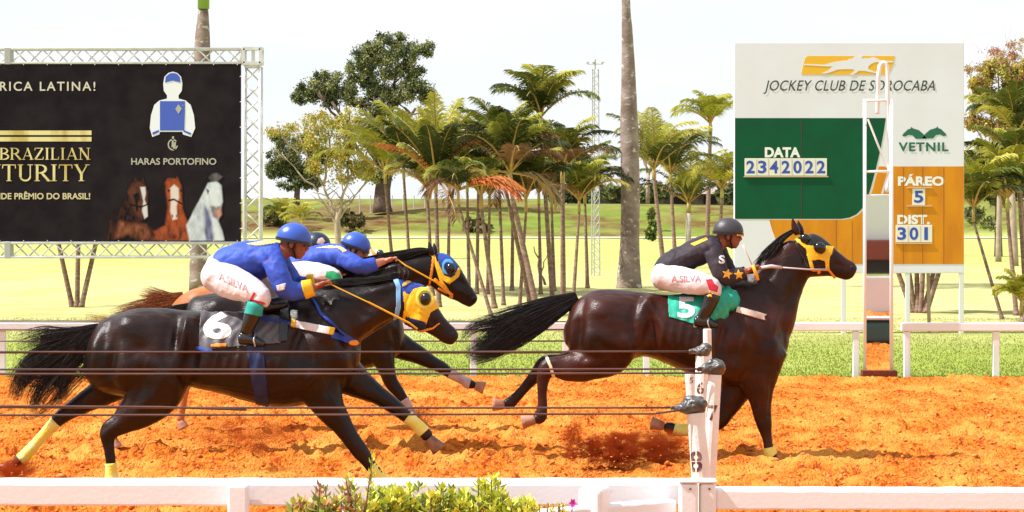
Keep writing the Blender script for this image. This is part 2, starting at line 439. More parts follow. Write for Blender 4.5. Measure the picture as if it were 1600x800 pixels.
# race track
gx = np.arange(-9.5, 9.5, .026); gy = np.concatenate([np.arange(7, 12.5, .15), np.arange(12.5, 31.4, .036)])
GX, GY = np.meshgrid(gx, gy)
nearf = np.clip((19.5-GY)/4, 0, 1)
hz = .020*(fbm(GX*3.2, GY*2.1, 3)-.45) + (.030+.05*nearf)*(fbm(GX*9, GY*6, 4)-.45) + .030*(vnoise(GX*22, GY*14)-.5)*(1+.8*nearf) + .016*(vnoise(GX*2.2+7, GY*16)-.5) + .022*(vnoise(GX*36+3, GY*25)-.5)
cl = vnoise(GX*13+40, GY*8+11); hz += np.clip(cl-.60, 0, 1)*(.17+.12*nearf)*np.clip(vnoise(GX*.9, GY*1.4)*1.6-.35,0,1)
hz += .018*np.sin(GY*9+.9*np.sin(GX*.7))*np.clip(vnoise(GX*.5+5, GY*.9)-.3,0,1)
rp_ = np.random.default_rng(3)
for _ in range(420):      # hoof prints
    cx, cy = rp_.uniform(-6,6), rp_.uniform(14.5,26); sx = rp_.uniform(.07,.13)
    ix = slice(max(0,int((cx-.35+9.5)/.026)), int((cx+.35+9.5)/.026)); sub = (np.abs(gy-cy) < .5)
    if not sub.any(): continue
    jj = np.nonzero(sub)[0]; ax = GX[jj[0]:jj[-1]+1, ix]; ay = GY[jj[0]:jj[-1]+1, ix]
    d = ((ax-cx)/sx)**2+((ay-cy)/(sx*1.1))**2
    hz[jj[0]:jj[-1]+1, ix] += -.055*np.exp(-d*1.2)+.03*np.exp(-(np.sqrt(d)-1.7)**2*3)
edge = 30.35+.25*(fbm(gx*.9, gx*0+2.2, 3)-.45)*2
berm = np.exp(-((GY-(edge-.25))/.22)**2)*.05; hz = hz*np.clip((edge-GY)/.5+.5,.35,1)+berm+.02
hz = np.where(GY > edge, hz-(GY-edge)*.35, hz)
V = np.stack([GX,GY,hz],-1).reshape(-1,3); a_, b_ = GX.shape; I = np.arange(a_*b_).reshape(a_,b_)
Fq = np.stack([I[:-1,:-1],I[:-1,1:],I[1:,1:],I[1:,:-1]],-1).reshape(-1,4)
tag(link('track', fastmesh('track', V, Fq, 4), M_dirt, smooth=True), kind='structure')
def track_z(X, Yy):
    i = int(np.clip(np.searchsorted(gy, Yy), 0, len(gy)-1)); j = int(np.clip((X+9.5)/.026, 0, len(gx)-1)); return float(hz[i,j])
# loose clods
ico = bmesh.new(); bmesh.ops.create_icosphere(ico, subdivisions=1, radius=1); iv = np.array([v.co[:] for v in ico.verts]); ifc = np.array([[v.index for v in f.verts] for f in ico.faces]); ico.free()
def clods(name, pts, sizes, label, seed=1):
    r = np.random.default_rng(seed); Vs = []; Fs = []
    for k, (p, s_) in enumerate(zip(pts, sizes)):
        d = iv*(1+r.uniform(-.3,.3,(len(iv),1)))*np.array([r.uniform(.8,1.4), r.uniform(.8,1.4), r.uniform(.55,.9)])*s_
        a = r.uniform(0,6.28); c_, s2 = math.cos(a), math.sin(a); d = d@np.array([[c_,-s2,0],[s2,c_,0],[0,0,1]])
        Vs.append(d+np.array(p)); Fs.append(ifc+k*len(iv))
    o = link(name, fastmesh(name, np.vstack(Vs), np.vstack(Fs), 3), M_clod); tag(o, label, None, None, 'stuff'); return o
pp = []; ss = []
for k in range(11000):
    yy = 13.6+ (rp_.random()**1.9)*16; xx = rp_.uniform(-1,1)*(yy*.23+.8); s_ = rp_.uniform(.006,.02)*(1.7 if rp_.random() < .05 else 1)*(1.35 if yy < 17 else 1)
    pp.append((xx,yy,track_z(xx,yy)+s_*.3)); ss.append(s_)
clods('dirt_clods', pp, ss, 'loose clods of red earth on the track')
# grass blades along the rail and on the near lawn
N = 95000; by = 30.6+(rng.random(N)**1.6)*16; bx = rng.uniform(-1,1,N)*(by*.22+1.5)
hb = rng.uniform(.006,.018,N)*(1+(by<31.0)*.8); an = rng.uniform(0,6.28,N); wb = rng.uniform(.004,.008,N)*1.4
lean = rng.normal(0,.35,(N,2)); b0 = np.stack([bx-np.cos(an)*wb, by-np.sin(an)*wb, np.zeros(N)],1); b1 = np.stack([bx+np.cos(an)*wb, by+np.sin(an)*wb, np.zeros(N)],1)
tp = np.stack([bx+lean[:,0]*hb, by+lean[:,1]*hb, hb+.01],1); V = np.stack([b0,b1,tp],1).reshape(-1,3); Fq = np.arange(3*N).reshape(N,3)
tl = np.clip((by-37+(fbm(bx*.35, by*.12,4)-.45)*6)/9,0,1); cc = g_lush*(1-tl)[:,None]+g_dry*tl[:,None]; cc = cc*rng.uniform(.82,1.08,(N,1)); cc = np.repeat(cc,3,0)
tag(link('grass_blades', fastmesh('grass_blades', V, Fq, 3, cc), M_leafm), 'short grass growing behind the far rail', None, None, 'stuff')

# ================================================================== foliage tools
def leafcloud(centers, n, size, cols, seed=0, flatn=.5, shell=.45, per=60):
    """many small folded leaves spread through ellipsoidal clumps. centers: (x,y,z,rx,ry,rz)"""
    r = np.random.default_rng(seed); C_ = np.array(centers); vol = (C_[:,3]*C_[:,5])**1.0; pr = vol/vol.sum()
    k = r.choice(len(C_), n, p=pr); u = r.normal(size=(n,3)); u /= np.linalg.norm(u,axis=1,keepdims=True); rad = (shell+(1-shell)*r.random(n))**.7
    # clumping: pull to random sub-centres
    p = C_[k,:3]+u*rad[:,None]*C_[k,3:6]
    nsub = max(8, n//per); sub = p[r.choice(n, nsub)]; j = r.integers(0, nsub, n)
    mnr = C_[k,3].mean()
    p2 = sub[j]+r.normal(size=(n,3))*mnr*.10; use = r.random(n) < .85; p = np.where(use[:,None], p2, p)
    cidx = np.where(use, j, -1)
    d = r.normal(size=(n,3)); d[:,2] -= .25; d /= np.linalg.norm(d,axis=1,keepdims=True); e = np.cross(d, r.normal(size=(n,3))); e /= np.linalg.norm(e,axis=1,keepdims=True)
    sz = size*r.uniform(.6,1.35,n)[:,None]
    V = np.stack([p, p+d*sz*.5+e*sz*.32, p+d*sz, p+d*sz*.5-e*sz*.32],1).reshape(-1,3); Fq = np.arange(4*n).reshape(n,4)
    cols = np.array(cols); tone = r.random(nsub); t = np.where(use, tone[j], r.random(n)); t = np.clip(t+r.normal(0,.13,n),0,.999)
    ci = (t*len(cols)).astype(int); cc = cols[ci]*r.uniform(.8,1.2,(n,1)); return V, Fq, np.repeat(cc,4,0)
def limb(mb, a, b, r0, r1, wob=.06, seg=7, n=6, seed=0):
    r = random.Random(seed); a, b = Vector(a), Vector(b); L_ = (b-a).length; pts = []
    for i in range(n+1):
        t = i/n; q = a.lerp(b, t); j = math.sin(t*math.pi)*wob*L_; q += Vector((r.uniform(-1,1)*j, r.uniform(-1,1)*j, r.uniform(-1,1)*j*.6)); pts.append(q)
    mb.tube(pts, [r0+(r1-r0)*i/n for i in range(n+1)], seg)
    return pts
# ================================================================== palms
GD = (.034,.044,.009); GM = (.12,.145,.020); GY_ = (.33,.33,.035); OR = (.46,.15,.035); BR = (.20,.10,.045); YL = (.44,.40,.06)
def frond(c, az, el, length, droop, col, r, leaflen=.42, pairs=44, wid=.030, V=None, Fc=None, Cc=None, rach=None, tipc=None, fold=.5):
    n = 14; p = np.array(c, float); pts = [p.copy()]; e = el; d = None; ds = []
    for i in range(n):
        d = np.array([math.cos(az)*math.cos(e), math.sin(az)*math.cos(e), math.sin(e)]); ds.append(d)
        p = p+d*length/n; pts.append(p.copy()); e -= droop/n*(.25+1.5*i/n)
    ds.append(ds[-1]); pts = np.array(pts); ds = np.array(ds)
    if rach is not None: rach.tube([Vector(q) for q in pts[::2]], [.022*(1-k/8)+.005 for k in range(len(pts[::2]))], 5)
    T = np.linspace(.16, .995, pairs); fi = T*n; i0 = np.minimum(fi.astype(int), n-1); fr = (fi-i0)[:,None]
    pos = pts[i0]*(1-fr)+pts[i0+1]*fr; dr = ds[i0]
    side = np.cross(dr, [0,0,1]); side /= np.linalg.norm(side,axis=1,keepdims=True)+1e-9; up = np.cross(side, dr)
    ll = leaflen*np.sin(math.pi*np.clip(.14+.80*T,0,1))**.65
    for sg in (-1, 1):
        jit = r.normal(0,.09,(pairs,3)); dirn = side*sg*.80+dr*(.45+.45*T)[:,None]+up*(fold+.45-1.15*T)[:,None]*.6+jit
        dirn /= np.linalg.norm(dirn,axis=1,keepdims=True); l = (ll*r.uniform(.85,1.12,pairs))[:,None]
        wv = dr*wid*.5+up*wid*.15; mid = pos+dirn*l*.55; mid[:,2] -= l[:,0]*.05; tip = pos+dirn*l; tip[:,2] -= l[:,0]*r.uniform(.22,.55,pairs)
        v = np.stack([pos-wv*.6, pos+wv*.6, mid-wv, mid+wv, tip],1).reshape(-1,3)
        b = sum(len(q) for q in V); k = np.arange(pairs)[:,None]*5+b
        Fc.append(np.concatenate([k+[0,1,3], k+[0,3,2], k+[2,3,4]])); V.append(v)
        cc = np.array(col)*r.uniform(.8,1.2,(pairs,1)); c5 = np.repeat(cc[:,None,:],5,1)
        if tipc is not None: c5[:,4] = tipc; c5[:,2:4] = c5[:,2:4]*.7+np.array(tipc)*.3
        Cc.append(c5.reshape(-1,3))
def crown(cpos, nf, length, r, palette, parent, droop=1.9, leaflen=.45, pairs=44, elr=(.35,1.4), extra=(), wid=.042):
    nf = int(nf*1.3)+3; pairs = int(pairs*1.35); length *= .80; leaflen *= .85; wid *= .62
    V, Fc, Cc = [], [], []; rc = MB()
    for i in range(nf):
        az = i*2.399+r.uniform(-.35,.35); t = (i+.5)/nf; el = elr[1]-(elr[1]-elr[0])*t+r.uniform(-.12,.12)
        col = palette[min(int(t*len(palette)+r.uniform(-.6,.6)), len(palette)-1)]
        frond(cpos, az, el, length*r.uniform(.8,1.1), droop*r.uniform(.8,1.2), col, r, leaflen, pairs, wid, V=V, Fc=Fc, Cc=Cc, rach=rc, tipc=(YL if r.random() < .25 else None))
    for (az, el, ln, dp, col) in extra: frond(cpos, az, el, ln, dp, col, r, leaflen, pairs, wid, V=V, Fc=Fc, Cc=Cc, rach=rc)
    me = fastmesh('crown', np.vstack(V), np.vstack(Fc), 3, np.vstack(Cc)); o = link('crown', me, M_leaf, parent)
    rc.build('frond_stem', mat('frond_stem', (.38,.30,.08), .5, .4, (.40,.20,.06), 5), parent, smooth=True)
    return o
def ring_trunk(parent, a, b, r0, r1, bend=0, m=None, rings=26, name='trunk', seg=10):
    mb = MB(); a, b = Vector(a), Vector(b); pts = []; rad = []
    for i in range(rings*2+1):
        t = i/(rings*2); q = a.lerp(b, t); q.x += bend*math.sin(t*math.pi); pts.append(q); rad.append((r0+(r1-r0)*t)*(1.0 if i % 2 else 1.07)*(1+.35*max(0,.06-t)/.06))
    mb.tube(pts, rad, seg); return mb.build(name, m or M_wood, parent, smooth=True)
PAL = [YL, GY_, GY_, GM, GM, GM, GD, GD, GM, GD]  # ordered top to bottom: sunlit yellow painted on upper fronds, shaded dark greens below
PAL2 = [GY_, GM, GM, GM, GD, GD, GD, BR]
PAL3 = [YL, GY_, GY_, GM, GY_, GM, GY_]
def palm(label, bx, by, tx, ty, wpx, nf=9, ln=1.9, pal=PAL, seed=1, Y=None, bend=0, droop=1.45, extra=(), group='slender palms in the lawn behind the far rail', white=False, ll=.50, pairs=44, elr=(.65,1.52)):
    Y = Y or F*H/(by-Y0); s = F/Y; r = np.random.default_rng(seed)
    if Y < 64 and seed != 14: ln *= (.9 if seed in (13,11,12) else .84); elr = (max(elr[0],.72), 1.56); droop = min(max(droop, 1.0), 1.5) if seed != 13 else .8
    b = P(bx, by, Y); b.z = 0; t = P(tx, ty, Y+r.uniform(-.4,.4)); root = thing('palm_tree', label, 'palm tree', b, group)
    ring_trunk(root, b, t, wpx/s/2, wpx/s/2*.62, bend)
    sh = MB(); sh.tube([t-Vector((0,0,.02)), t+Vector((0,0,.16)), t+Vector((0,0,.42))], [wpx/s*.42, wpx/s*.40, wpx/s*.12], 8)
    sh.build('crownshaft', mat('crownshaft', (.36,.34,.09), .5, .4, (.40,.22,.08), 6), root, smooth=True)
    if white:
        wb = MB(); wb.tube([b.lerp(t,.02), b.lerp(t,.97)], [wpx/s/2*1.12, wpx/s/2*.78], 10); wb.build('whitewash', mat('whitewash', (.62,.58,.50), .8, .2, (.4,.33,.26), 5), root, smooth=True)
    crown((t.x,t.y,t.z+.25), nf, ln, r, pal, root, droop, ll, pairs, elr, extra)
    return root
palm('slim palm leaning left behind the jockeys, nearest the yellow tree', 617,398, 602,286, 6, 8, 2.4, PAL3, 11, Y=60, droop=1.2, elr=(.7,1.5))
palm('slim palm behind the rear horses, second from the yellow tree', 643,400, 631,278, 6, 8, 2.4, PAL, 12, Y=58, droop=1.2, elr=(.6,1.5))
palm('palm with an upright yellow green crown behind the blue hooded black horse', 686,452, 681,300, 8, 12, 2.3, [YL,YL,GY_,GY_,GM,GD,GD,GD,OR], 13, Y=51, droop=1.0, ll=.5, elr=(.75,1.5), extra=((-1.2,-.3,1.5,.9,BR),))
palm('palm with a second stem close behind the one with the upright yellow crown', 676,450, 668,312, 7, 8, 1.9, PAL2, 33, Y=57)
palm('thin palm leaning far left with one hanging rusty orange frond', 768,482, 716,318, 6, 2, 1.0, [GM,GD,BR], 14, Y=47, droop=2.4, extra=((-.15,.35,1.25,1.0,OR),(-.25,.30,1.2,1.2,(.52,.13,.03)),(-.05,.45,1.15,1.1,OR)))
palm('palm with bare stem right of the rusty orange frond', 773,480, 752,325, 8, 7, 1.7, PAL2, 15, Y=50.5)
palm('palm with its crown low in the middle of the dense row', 787,480, 779,268, 6, 9, 2.2, PAL2, 16, Y=52)
palm('thick leaning palm with dry brown boots under its crown', 839,482, 797,290, 10, 11, 2.4, PAL2, 17, Y=50, extra=((2.8,.2,1.5,1.8,BR),(1.9,-.1,1.3,1.4,BR),(.4,-.1,1.3,1.5,(.42,.30,.16))))
palm('second thick leaning palm running beside the one with dry brown boots', 829,482, 787,282, 8, 9, 2.2, PAL2, 34, Y=52.5)
palm('palm between the thick leaning stems and the tallest palm', 812,476, 822,330, 6, 7, 1.8, PAL2, 18, Y=51.5)
palm('tallest slender palm of the row with a feathery crown above the rest', 864,470, 845,202, 8, 10, 2.1, PAL, 19, Y=52, droop=1.9, elr=(.7,1.5))
palm('upright palm with dark drooping crown beside the lattice mast', 880,462, 879,285, 9, 11, 2.2, PAL2, 20, Y=54)
palm('short palm in front of the lattice mast with low dark fronds', 896,456, 905,330, 6, 9, 1.7, PAL2, 21, Y=56)
palm('small palm at the back of the dense row with a pale green crown', 745,470, 748,262, 6, 10, 1.9, PAL, 35, Y=58)
palm('palm at the back of the dense row half hidden by the thick leaning stems', 800,470, 802,262, 6, 10, 2.0, PAL, 36, Y=60)
for _k,(lb_,bx_,tx_,ty_,Y_) in enumerate((('low dark palm at the back of the row under the upright yellow crown',700,702,312,57),('low dark palm at the back of the row beside the rusty frond',733,730,300,59),('low dark palm at the back of the row under the thick leaning stems',762,765,322,58),('low dark palm at the back of the row left of the tallest palm',845,842,318,58),('low dark palm at the back of the row right of the tallest palm',866,862,325,60),('low dark palm at the back of the row just left of the lattice mast',918,914,318,62))):
    palm(lb_, bx_, 462, tx_, ty_, 6, 10, 2.1, [GM,GM,GD,GD,GD], 140+_k, Y=Y_, droop=1.4, elr=(.4,1.45))
palm('slim palm right of the tall grey trunk, stem leaning left', 1038,402, 1022,278, 8, 9, 2.7, PAL, 22, Y=74, ll=.6)
palm('slim palm behind the leading jockey, stem upright and dark', 1056,392, 1048,285, 7, 10, 2.6, PAL, 23, Y=78, ll=.6)
palm('short palm with a whitewashed trunk and spreading leaf stalks', 1075,382, 1076,330, 10, 12, 2.8, [GY_,GM,GM,GM,GD,GD], 24, Y=80, white=True, droop=1.3, ll=.6, elr=(.5,1.4))
palm('lone tall palm with a small yellow crown left of the score board', 1104,374, 1110,205, 8, 8, 1.9, PAL3, 25, Y=88, droop=1.5, ll=.7)
palm('drooping palm tucked against the left edge of the score board', 1122,382, 1128,308, 7, 9, 2.2, [YL,GY_,GM,YL,GY_,YL], 26, Y=78, ll=.55, droop=2.2)
palm('palm at the right edge with a stem leaning left in front of the others', 1566,500, 1521,345, 6, 9, 1.8, PAL, 27, Y=46)
palm('palm at the right edge with bright arching fronds', 1588,500, 1574,330, 8, 12, 2.1, [YL,GY_,GY_,GM,GM,GD,GD], 28, Y=47.5)
palm('palm cut by the right edge of the picture, darkest crown', 1604,500, 1592,300, 8, 12, 2.1, PAL2, 29, Y=49)
palm('tall palm at the right edge with an orange tinted crown', 1612,490, 1588,235, 7, 11, 2.1, [GY_,GM,GM,YL,GD,GD], 30, Y=52)
palm('young low palm at the foot of the right hand palms', 1598,505, 1596,492, 8, 8, .9, [YL,GY_,YL,GY_], 31, Y=45, ll=.28)
def clump(label, bx, by, tops, wpx, Y, seed, ln=1.8):
    s = F/Y; b = P(bx,by,Y); b.z = 0; root = thing('palm_clump', label, 'palm clump', b, 'many stemmed palm clumps'); r = np.random.default_rng(seed)
    for k, (dx, tx, ty) in enumerate(tops):
        a = b+Vector((dx/s, r.uniform(-.15,.15), 0)); t = P(tx, ty, Y+r.uniform(-.3,.3))
        ring_trunk(root, a, t, wpx/s/2, wpx/s/2*.7)
        crown((t.x,t.y,t.z+.1), 6, ln, r, PAL2, root, 1.9, .42, 30)
clump('clump of bare palm stems fanning out below the score board', 1436,486, [(-9,1360,300),(-5,1400,280),(-1,1428,262),(3,1450,275),(7,1492,290),(10,1500,320)], 8, 48.5, 41, 1.3)
clump('clump of three palm stems in a v below the race billboard', 120,478, [(-8,74,300),(1,124,285),(8,168,300)], 8, 51, 42, 1.3)

# tall royal palms
def royal(label, prof, crown_px, Y, seed):
    s = F/Y; b = P(prof[0][0], prof[0][1], Y); b.z = 0; root = thing('royal_palm', label, 'palm tree', b, 'tall royal palms')
    A = catmull(prof, 5); mb = MB(); rr = random.Random(seed); pts = []; rad = []
    for (x_, y_, w_) in A: pts.append(P(x_, y_, Y)); rad.append(w_/s/2*(1+rr.uniform(-.02,.02)))
    pts[0].z = -.05; mb.tube(pts, rad, 20); mb.build('trunk', M_royal, root, smooth=True)
    t = P(*crown_px, Y); sh = MB(); sh.tube([pts[-1], pts[-1].lerp(t,.5), t], [rad[-1]*1.25, rad[-1]*1.15, rad[-1]*.5], 14)
    sh.build('crownshaft', mat('green_shaft', (.20,.36,.05), .35, .5), root, smooth=True)
    crown((t.x,t.y,t.z), 13, 3.4, np.random.default_rng(seed), [GY_,GM,GM,GD,GD,YL], root, 2.3, .75, 46, (.0,1.3), wid=.05)
royal('tall grey royal palm trunk rising out of the picture left of the score board', [(983,452,42),(983,425,36),(984,380,30),(985,300,29),(983,200,28),(982,120,22),(980,50,17),(978,0,13),(977,-140,13)], (976,-260), 62, 51)
royal('royal palm trunk showing above and below the race billboard', [(310,442,30),(310,400,27),(312,250,27),(315,130,27),(316,75,25),(317,40,20),(318,14,15)], (319,-150), 60, 52)

# ================================================================== broad trees
def tree(label, Y, base, trunk, limbs, clumps, n, size, cols, seed, bark=None, name='tree', group=None, shell=.3, twigs=0):
    s = F/Y; b = P(base[0], base[1], Y); root = thing(name, label, 'tree', b, group); r = random.Random(seed); thin = .5 if Y > 145 and n > 10000 else .9
    mb = MB(); ends = []
    w0 = trunk[0][2]/s/2
    tp_ = [P(a,c_,Y) for a,c_,_ in trunk]; tw_ = [w_/s/2 for *_,w_ in trunk]
    if Y < 140: tp_ = [Vector((tp_[0].x, Y, -.1))]+tp_; tw_ = [tw_[0]*1.15]+tw_; root.location.z = 0
    mb.tube(tp_, tw_, 10)
    for i, (x0,y0,x1,y1,w0,w1) in enumerate(limbs):
        dz = r.uniform(-1,1)*abs(x1-x0)/s*.5
        pts = limb(mb, P(x0,y0,Y), P(x1,y1,Y)+Vector((0,dz,0)), w0/s/2, w1/s/2, .05, 6, 6, seed+i); ends.append(pts)
        for q in range(twigs):
            p0 = pts[r.randrange(2,6)]; L_ = (pts[-1]-pts[0]).length*.45
            d = Vector((r.uniform(-1,1), r.uniform(-1,1), r.uniform(.1,1))).normalized(); limb(mb, p0, p0+d*L_, w1/s/2*.8, w1/s/2*.25, .08, 4, 4, seed*7+q+i*31)
    mb.build('trunk', bark or M_bark, root, smooth=True)
    cs = [(P(a,c_,Y).x, Y+r.uniform(-.4,.4)*rx/s, P(a,c_,Y).z, rx/s, rx/s*thin, ry/s) for (a,c_,rx,ry) in clumps]
    V_, F_, C_ = leafcloud(cs, n, size, cols, seed, shell=shell, per=(170 if thin == .5 else 90))
    link('crown', fastmesh('crown', V_, F_, 4, C_), M_leafm, root)
    return root
DG = [(.05,.065,.028),(.13,.155,.06),(.24,.26,.10),(.36,.36,.16)]
r_ = random.Random(5)
big = [(609,62,24,14),(575,85,30,20),(640,80,28,18),(560,112,24,20),(600,105,35,25),(640,112,28,16),(668,75,12,10),(650,138,33,18),(625,150,30,16),(670,150,16,14),(500,135,35,20),(475,150,24,13),(520,155,25,13),(520,120,20,9),(545,140,15,18),(590,140,30,20),(590,170,26,13),(560,160,18,10),(590,272,36,11),(560,262,18,9),(660,262,20,8)]
big_unused = [(600,75,35,22),(640,88,36,20),(575,100,40,26),(615,120,42,28),(655,78,18,12),(560,125,28,22),(590,150,40,22),(500,140,40,22),(470,150,22,14),(525,155,38,24),(515,125,25,12),(645,135,26,16),(660,185,40,20),(625,185,45,24),(590,185,40,22),(690,190,26,16),(560,180,35,20),(540,215,40,28),(600,225,46,28),(650,225,40,24),(690,235,34,28),(620,265,36,16),(570,255,30,18),(545,165,30,20),(700,265,22,20)]
tree('huge dark green spreading tree on the bank behind the yellow tree', 152, (598,329), [(598,332,32),(597,318,27),(598,295,24),(604,262,22),(607,225,17)],
     [(600,290,560,235,14,6),(602,280,640,235,13,6),(606,240,585,150,12,4),(606,230,650,170,10,4),(600,262,520,160,12,4),(604,235,620,110,9,3),(600,265,690,215,10,4),(640,235,700,250,6,3),(560,235,500,145,6,3),(600,180,655,100,5,2)],
     big, 60000, .135, DG, 61, twigs=4, group='trees on the bank')
left = [(445,240,26,20),(430,265,18,16),(475,225,26,16),(470,265,28,22),(500,240,24,18),(440,215,18,10),(455,288,20,8),(490,285,16,10)]
tree('smaller dark tree at the left of the huge spreading tree', 150, (463,326), [(463,330,12),(464,305,9),(466,280,8)], [(465,290,440,240,6,3),(465,290,490,240,6,3),(465,285,428,268,4,2),(466,285,485,275,4,2)], left, 26000, .135, DG, 62, twigs=2, group='trees on the bank')
yl = [(.50,.36,.05),(.42,.33,.05),(.36,.36,.07),(.55,.42,.10),(.26,.27,.06)]
yc = [(500,190,40,14),(470,205,30,10),(540,195,40,16),(565,215,30,16),(450,195,20,7),(520,225,50,20),(480,225,22,12),(550,250,36,20),(590,230,18,16),(505,255,34,16),(530,280,30,14),(575,270,22,14),(555,175,26,10),(425,205,16,5)]
tree('small sparse yellow leaved tree with pale forking branches', 92, (528,385), [(528,392,11),(528,372,10),(527,345,9),(527,330,8)],
     [(527,342,505,290,6,3),(527,342,545,280,6,3),(528,345,560,300,4,2),(528,355,495,300,4,2),(505,290,470,215,4,1.5),(505,290,520,200,4,1.5),(545,280,590,215,4,1.5),(545,280,540,190,4,1.5),(497,300,440,240,3.5,1.2),(560,300,600,250,3,1),(470,245,435,205,2.2,1),(520,230,560,180,2.5,1),(500,260,450,225,2.5,1)],
     yc, 13000, .085, yl, 63, bark=M_bark2, twigs=5)
rc = [(1530,130,22,16),(1560,110,30,20),(1590,130,24,20),(1545,160,34,22),(1585,165,26,20),(1525,190,18,14),(1560,200,36,18),(1605,110,24,26),(1620,160,26,26)]
tree('yellow and orange leaved tree at the right edge behind the palms', 82, (1585,385), [(1585,395,12),(1583,330,10),(1578,260,9)], [(1580,280,1540,150,6,2),(1580,270,1600,130,6,2),(1578,260,1560,120,5,2),(1580,290,1525,200,4,2)],
     rc, 20000, .095, yl+[(.48,.30,.07),(.22,.25,.05),(.40,.20,.10)], 64, bark=M_bark2, twigs=4)
rb = [(1560,85,35,10),(1590,95,30,14),(1520,105,14,10),(1600,70,26,8)]
tree('thin twiggy tree with pinkish leaves above the yellow one at the right edge', 88, (1560,380), [(1560,388,9),(1562,300,8),(1565,220,7)], [(1564,230,1530,95,4,1),(1564,230,1590,80,4,1),(1563,240,1560,80,4,1),(1563,250,1605,100,4,1)],
     rb, 3000, .07, [(.46,.22,.18),(.42,.32,.12)], 65, bark=M_bark2, twigs=7)
rl = [(1540,250,30,24),(1580,260,30,26),(1525,290,18,20),(1600,290,26,26),(1560,300,30,20),(1520,335,14,14),(1545,350,16,10)]
tree('dark green bushy tree behind the right edge palms', 96, (1560,372), [(1560,378,12),(1560,330,10),(1560,280,9)], [(1560,300,1535,250,5,2),(1560,300,1585,255,5,2)], rl, 20000, .12, DG+[(.2,.2,.05)], 66, twigs=3)
tw = [(1005,205,24,18),(1030,220,18,14)]
tree('bare twiggy far tree right of the tall grey trunk', 170, (1012,312), [(1012,318,7),(1013,270,5)], [(1013,275,995,190,4,1),(1013,275,1025,185,4,1),(1013,270,1040,210,3,1),(1013,265,985,210,3,1)], tw, 260, .25, [(.22,.13,.07)], 67, bark=M_bark2, twigs=9)
far = [(1140,300,26,10),(1020,300,30,9),(960,300,30,10),(1180,298,30,12),(900,305,40,7)]
for i, (a, c_, rx, ry) in enumerate(far):
    nm = ['low far tree behind the score board left edge','low far tree beside the long roof','low far tree at the tall grey trunk','low far tree hidden mostly by the score board','low far tree line behind the lattice mast'][i]
    tree(nm, 190+i*4, (a, 318), [(a,320,5),(a,305,4)], [(a,308,a-8,298,3,1)], [(a,c_,rx*.6,ry),(a-rx*.5,c_+3,rx*.4,ry*.7),(a+rx*.5,c_+2,rx*.4,ry*.7)], 1500, .5, DG, 70+i, group='low trees far beyond the bank')
# bushes
def bush(label, px, py, Y, rx, ry, n, size, cols, seed, name='bush'):
    s = F/Y; p = P(px,py,Y); root = thing(name, label, 'bush', (p.x,p.y,p.z-ry/s))
    V_, F_, C_ = leafcloud([(p.x,p.y,p.z,rx/s,rx/s,ry/s)], n, size, cols, seed, shell=.2); link('foliage', fastmesh('foliage', V_, F_, 4, C_), M_leafm, root)
    mb = MB(); rr = random.Random(seed)
    for k in range(5): limb(mb, (p.x,p.y,p.z-ry/s), (p.x+rr.uniform(-.7,.7)*rx/s, p.y+rr.uniform(-.5,.5)*rx/s, p.z+ry/s*.4), .02, .008, .05, 5, 4, seed+k)
    mb.build('stem', M_bark, root)
bush('round green bush at the foot of the bank right of the tall grey trunk', 1019,362, 130, 9, 13, 500, .22, [(.09,.13,.03),(.2,.24,.05)], 81)
bush('small bush higher on the bank above the round green one', 1017,335, 150, 6, 9, 260, .22, [(.12,.15,.04),(.22,.22,.06)], 82)
bush('dense brown green shrub on the mound left of the yellow tree', 548,345, 146, 20, 12, 900, .28, [(.05,.06,.02),(.16,.12,.05)], 83)
bush('yellow green tuft at the foot of the mound beside the path', 563,366, 128, 6, 7, 220, .2, [(.38,.42,.06),(.3,.34,.06)], 84)
bush('low scrub on the crest of the mound beside the billboard truss', 430,335, 148, 24, 12, 1100, .28, [(.10,.12,.04),(.26,.22,.09)], 85)
bush('low scrub in the bank shade behind the dense palm row', 745,352, 147, 20, 10, 700, .28, [(.06,.07,.02),(.2,.15,.06)], 86)
for k, (a, c_, yy, lb) in enumerate(((470,330,140,'stemless fan of pale fronds on the mound left of the yellow tree'),(440,322,146,'smaller fan of pale fronds beside the billboard truss'))):
    p = P(a,c_+14,yy); root = thing('young_palm', lb, 'palm tree', p); crown((p.x,p.y,p.z), 10, 1.9, np.random.default_rng(90+k), [YL,GY_,GM,GY_], root, 1.5, .5, 24, (.3,1.4), wid=.06)
# sapling stem in the lawn
sp = MB(); b = P(852,446,64); b.z = 0; limb(sp, b, P(834,385,64), .035, .012, .06, 6, 6, 3); limb(sp, P(846,425,64), P(856,395,64), .02, .008, .05, 5, 4, 5)
tag(sp.build('sapling', M_bark, None, b, True), 'bare crooked sapling stem in the lawn left of the tallest slender palm', 'sapling')

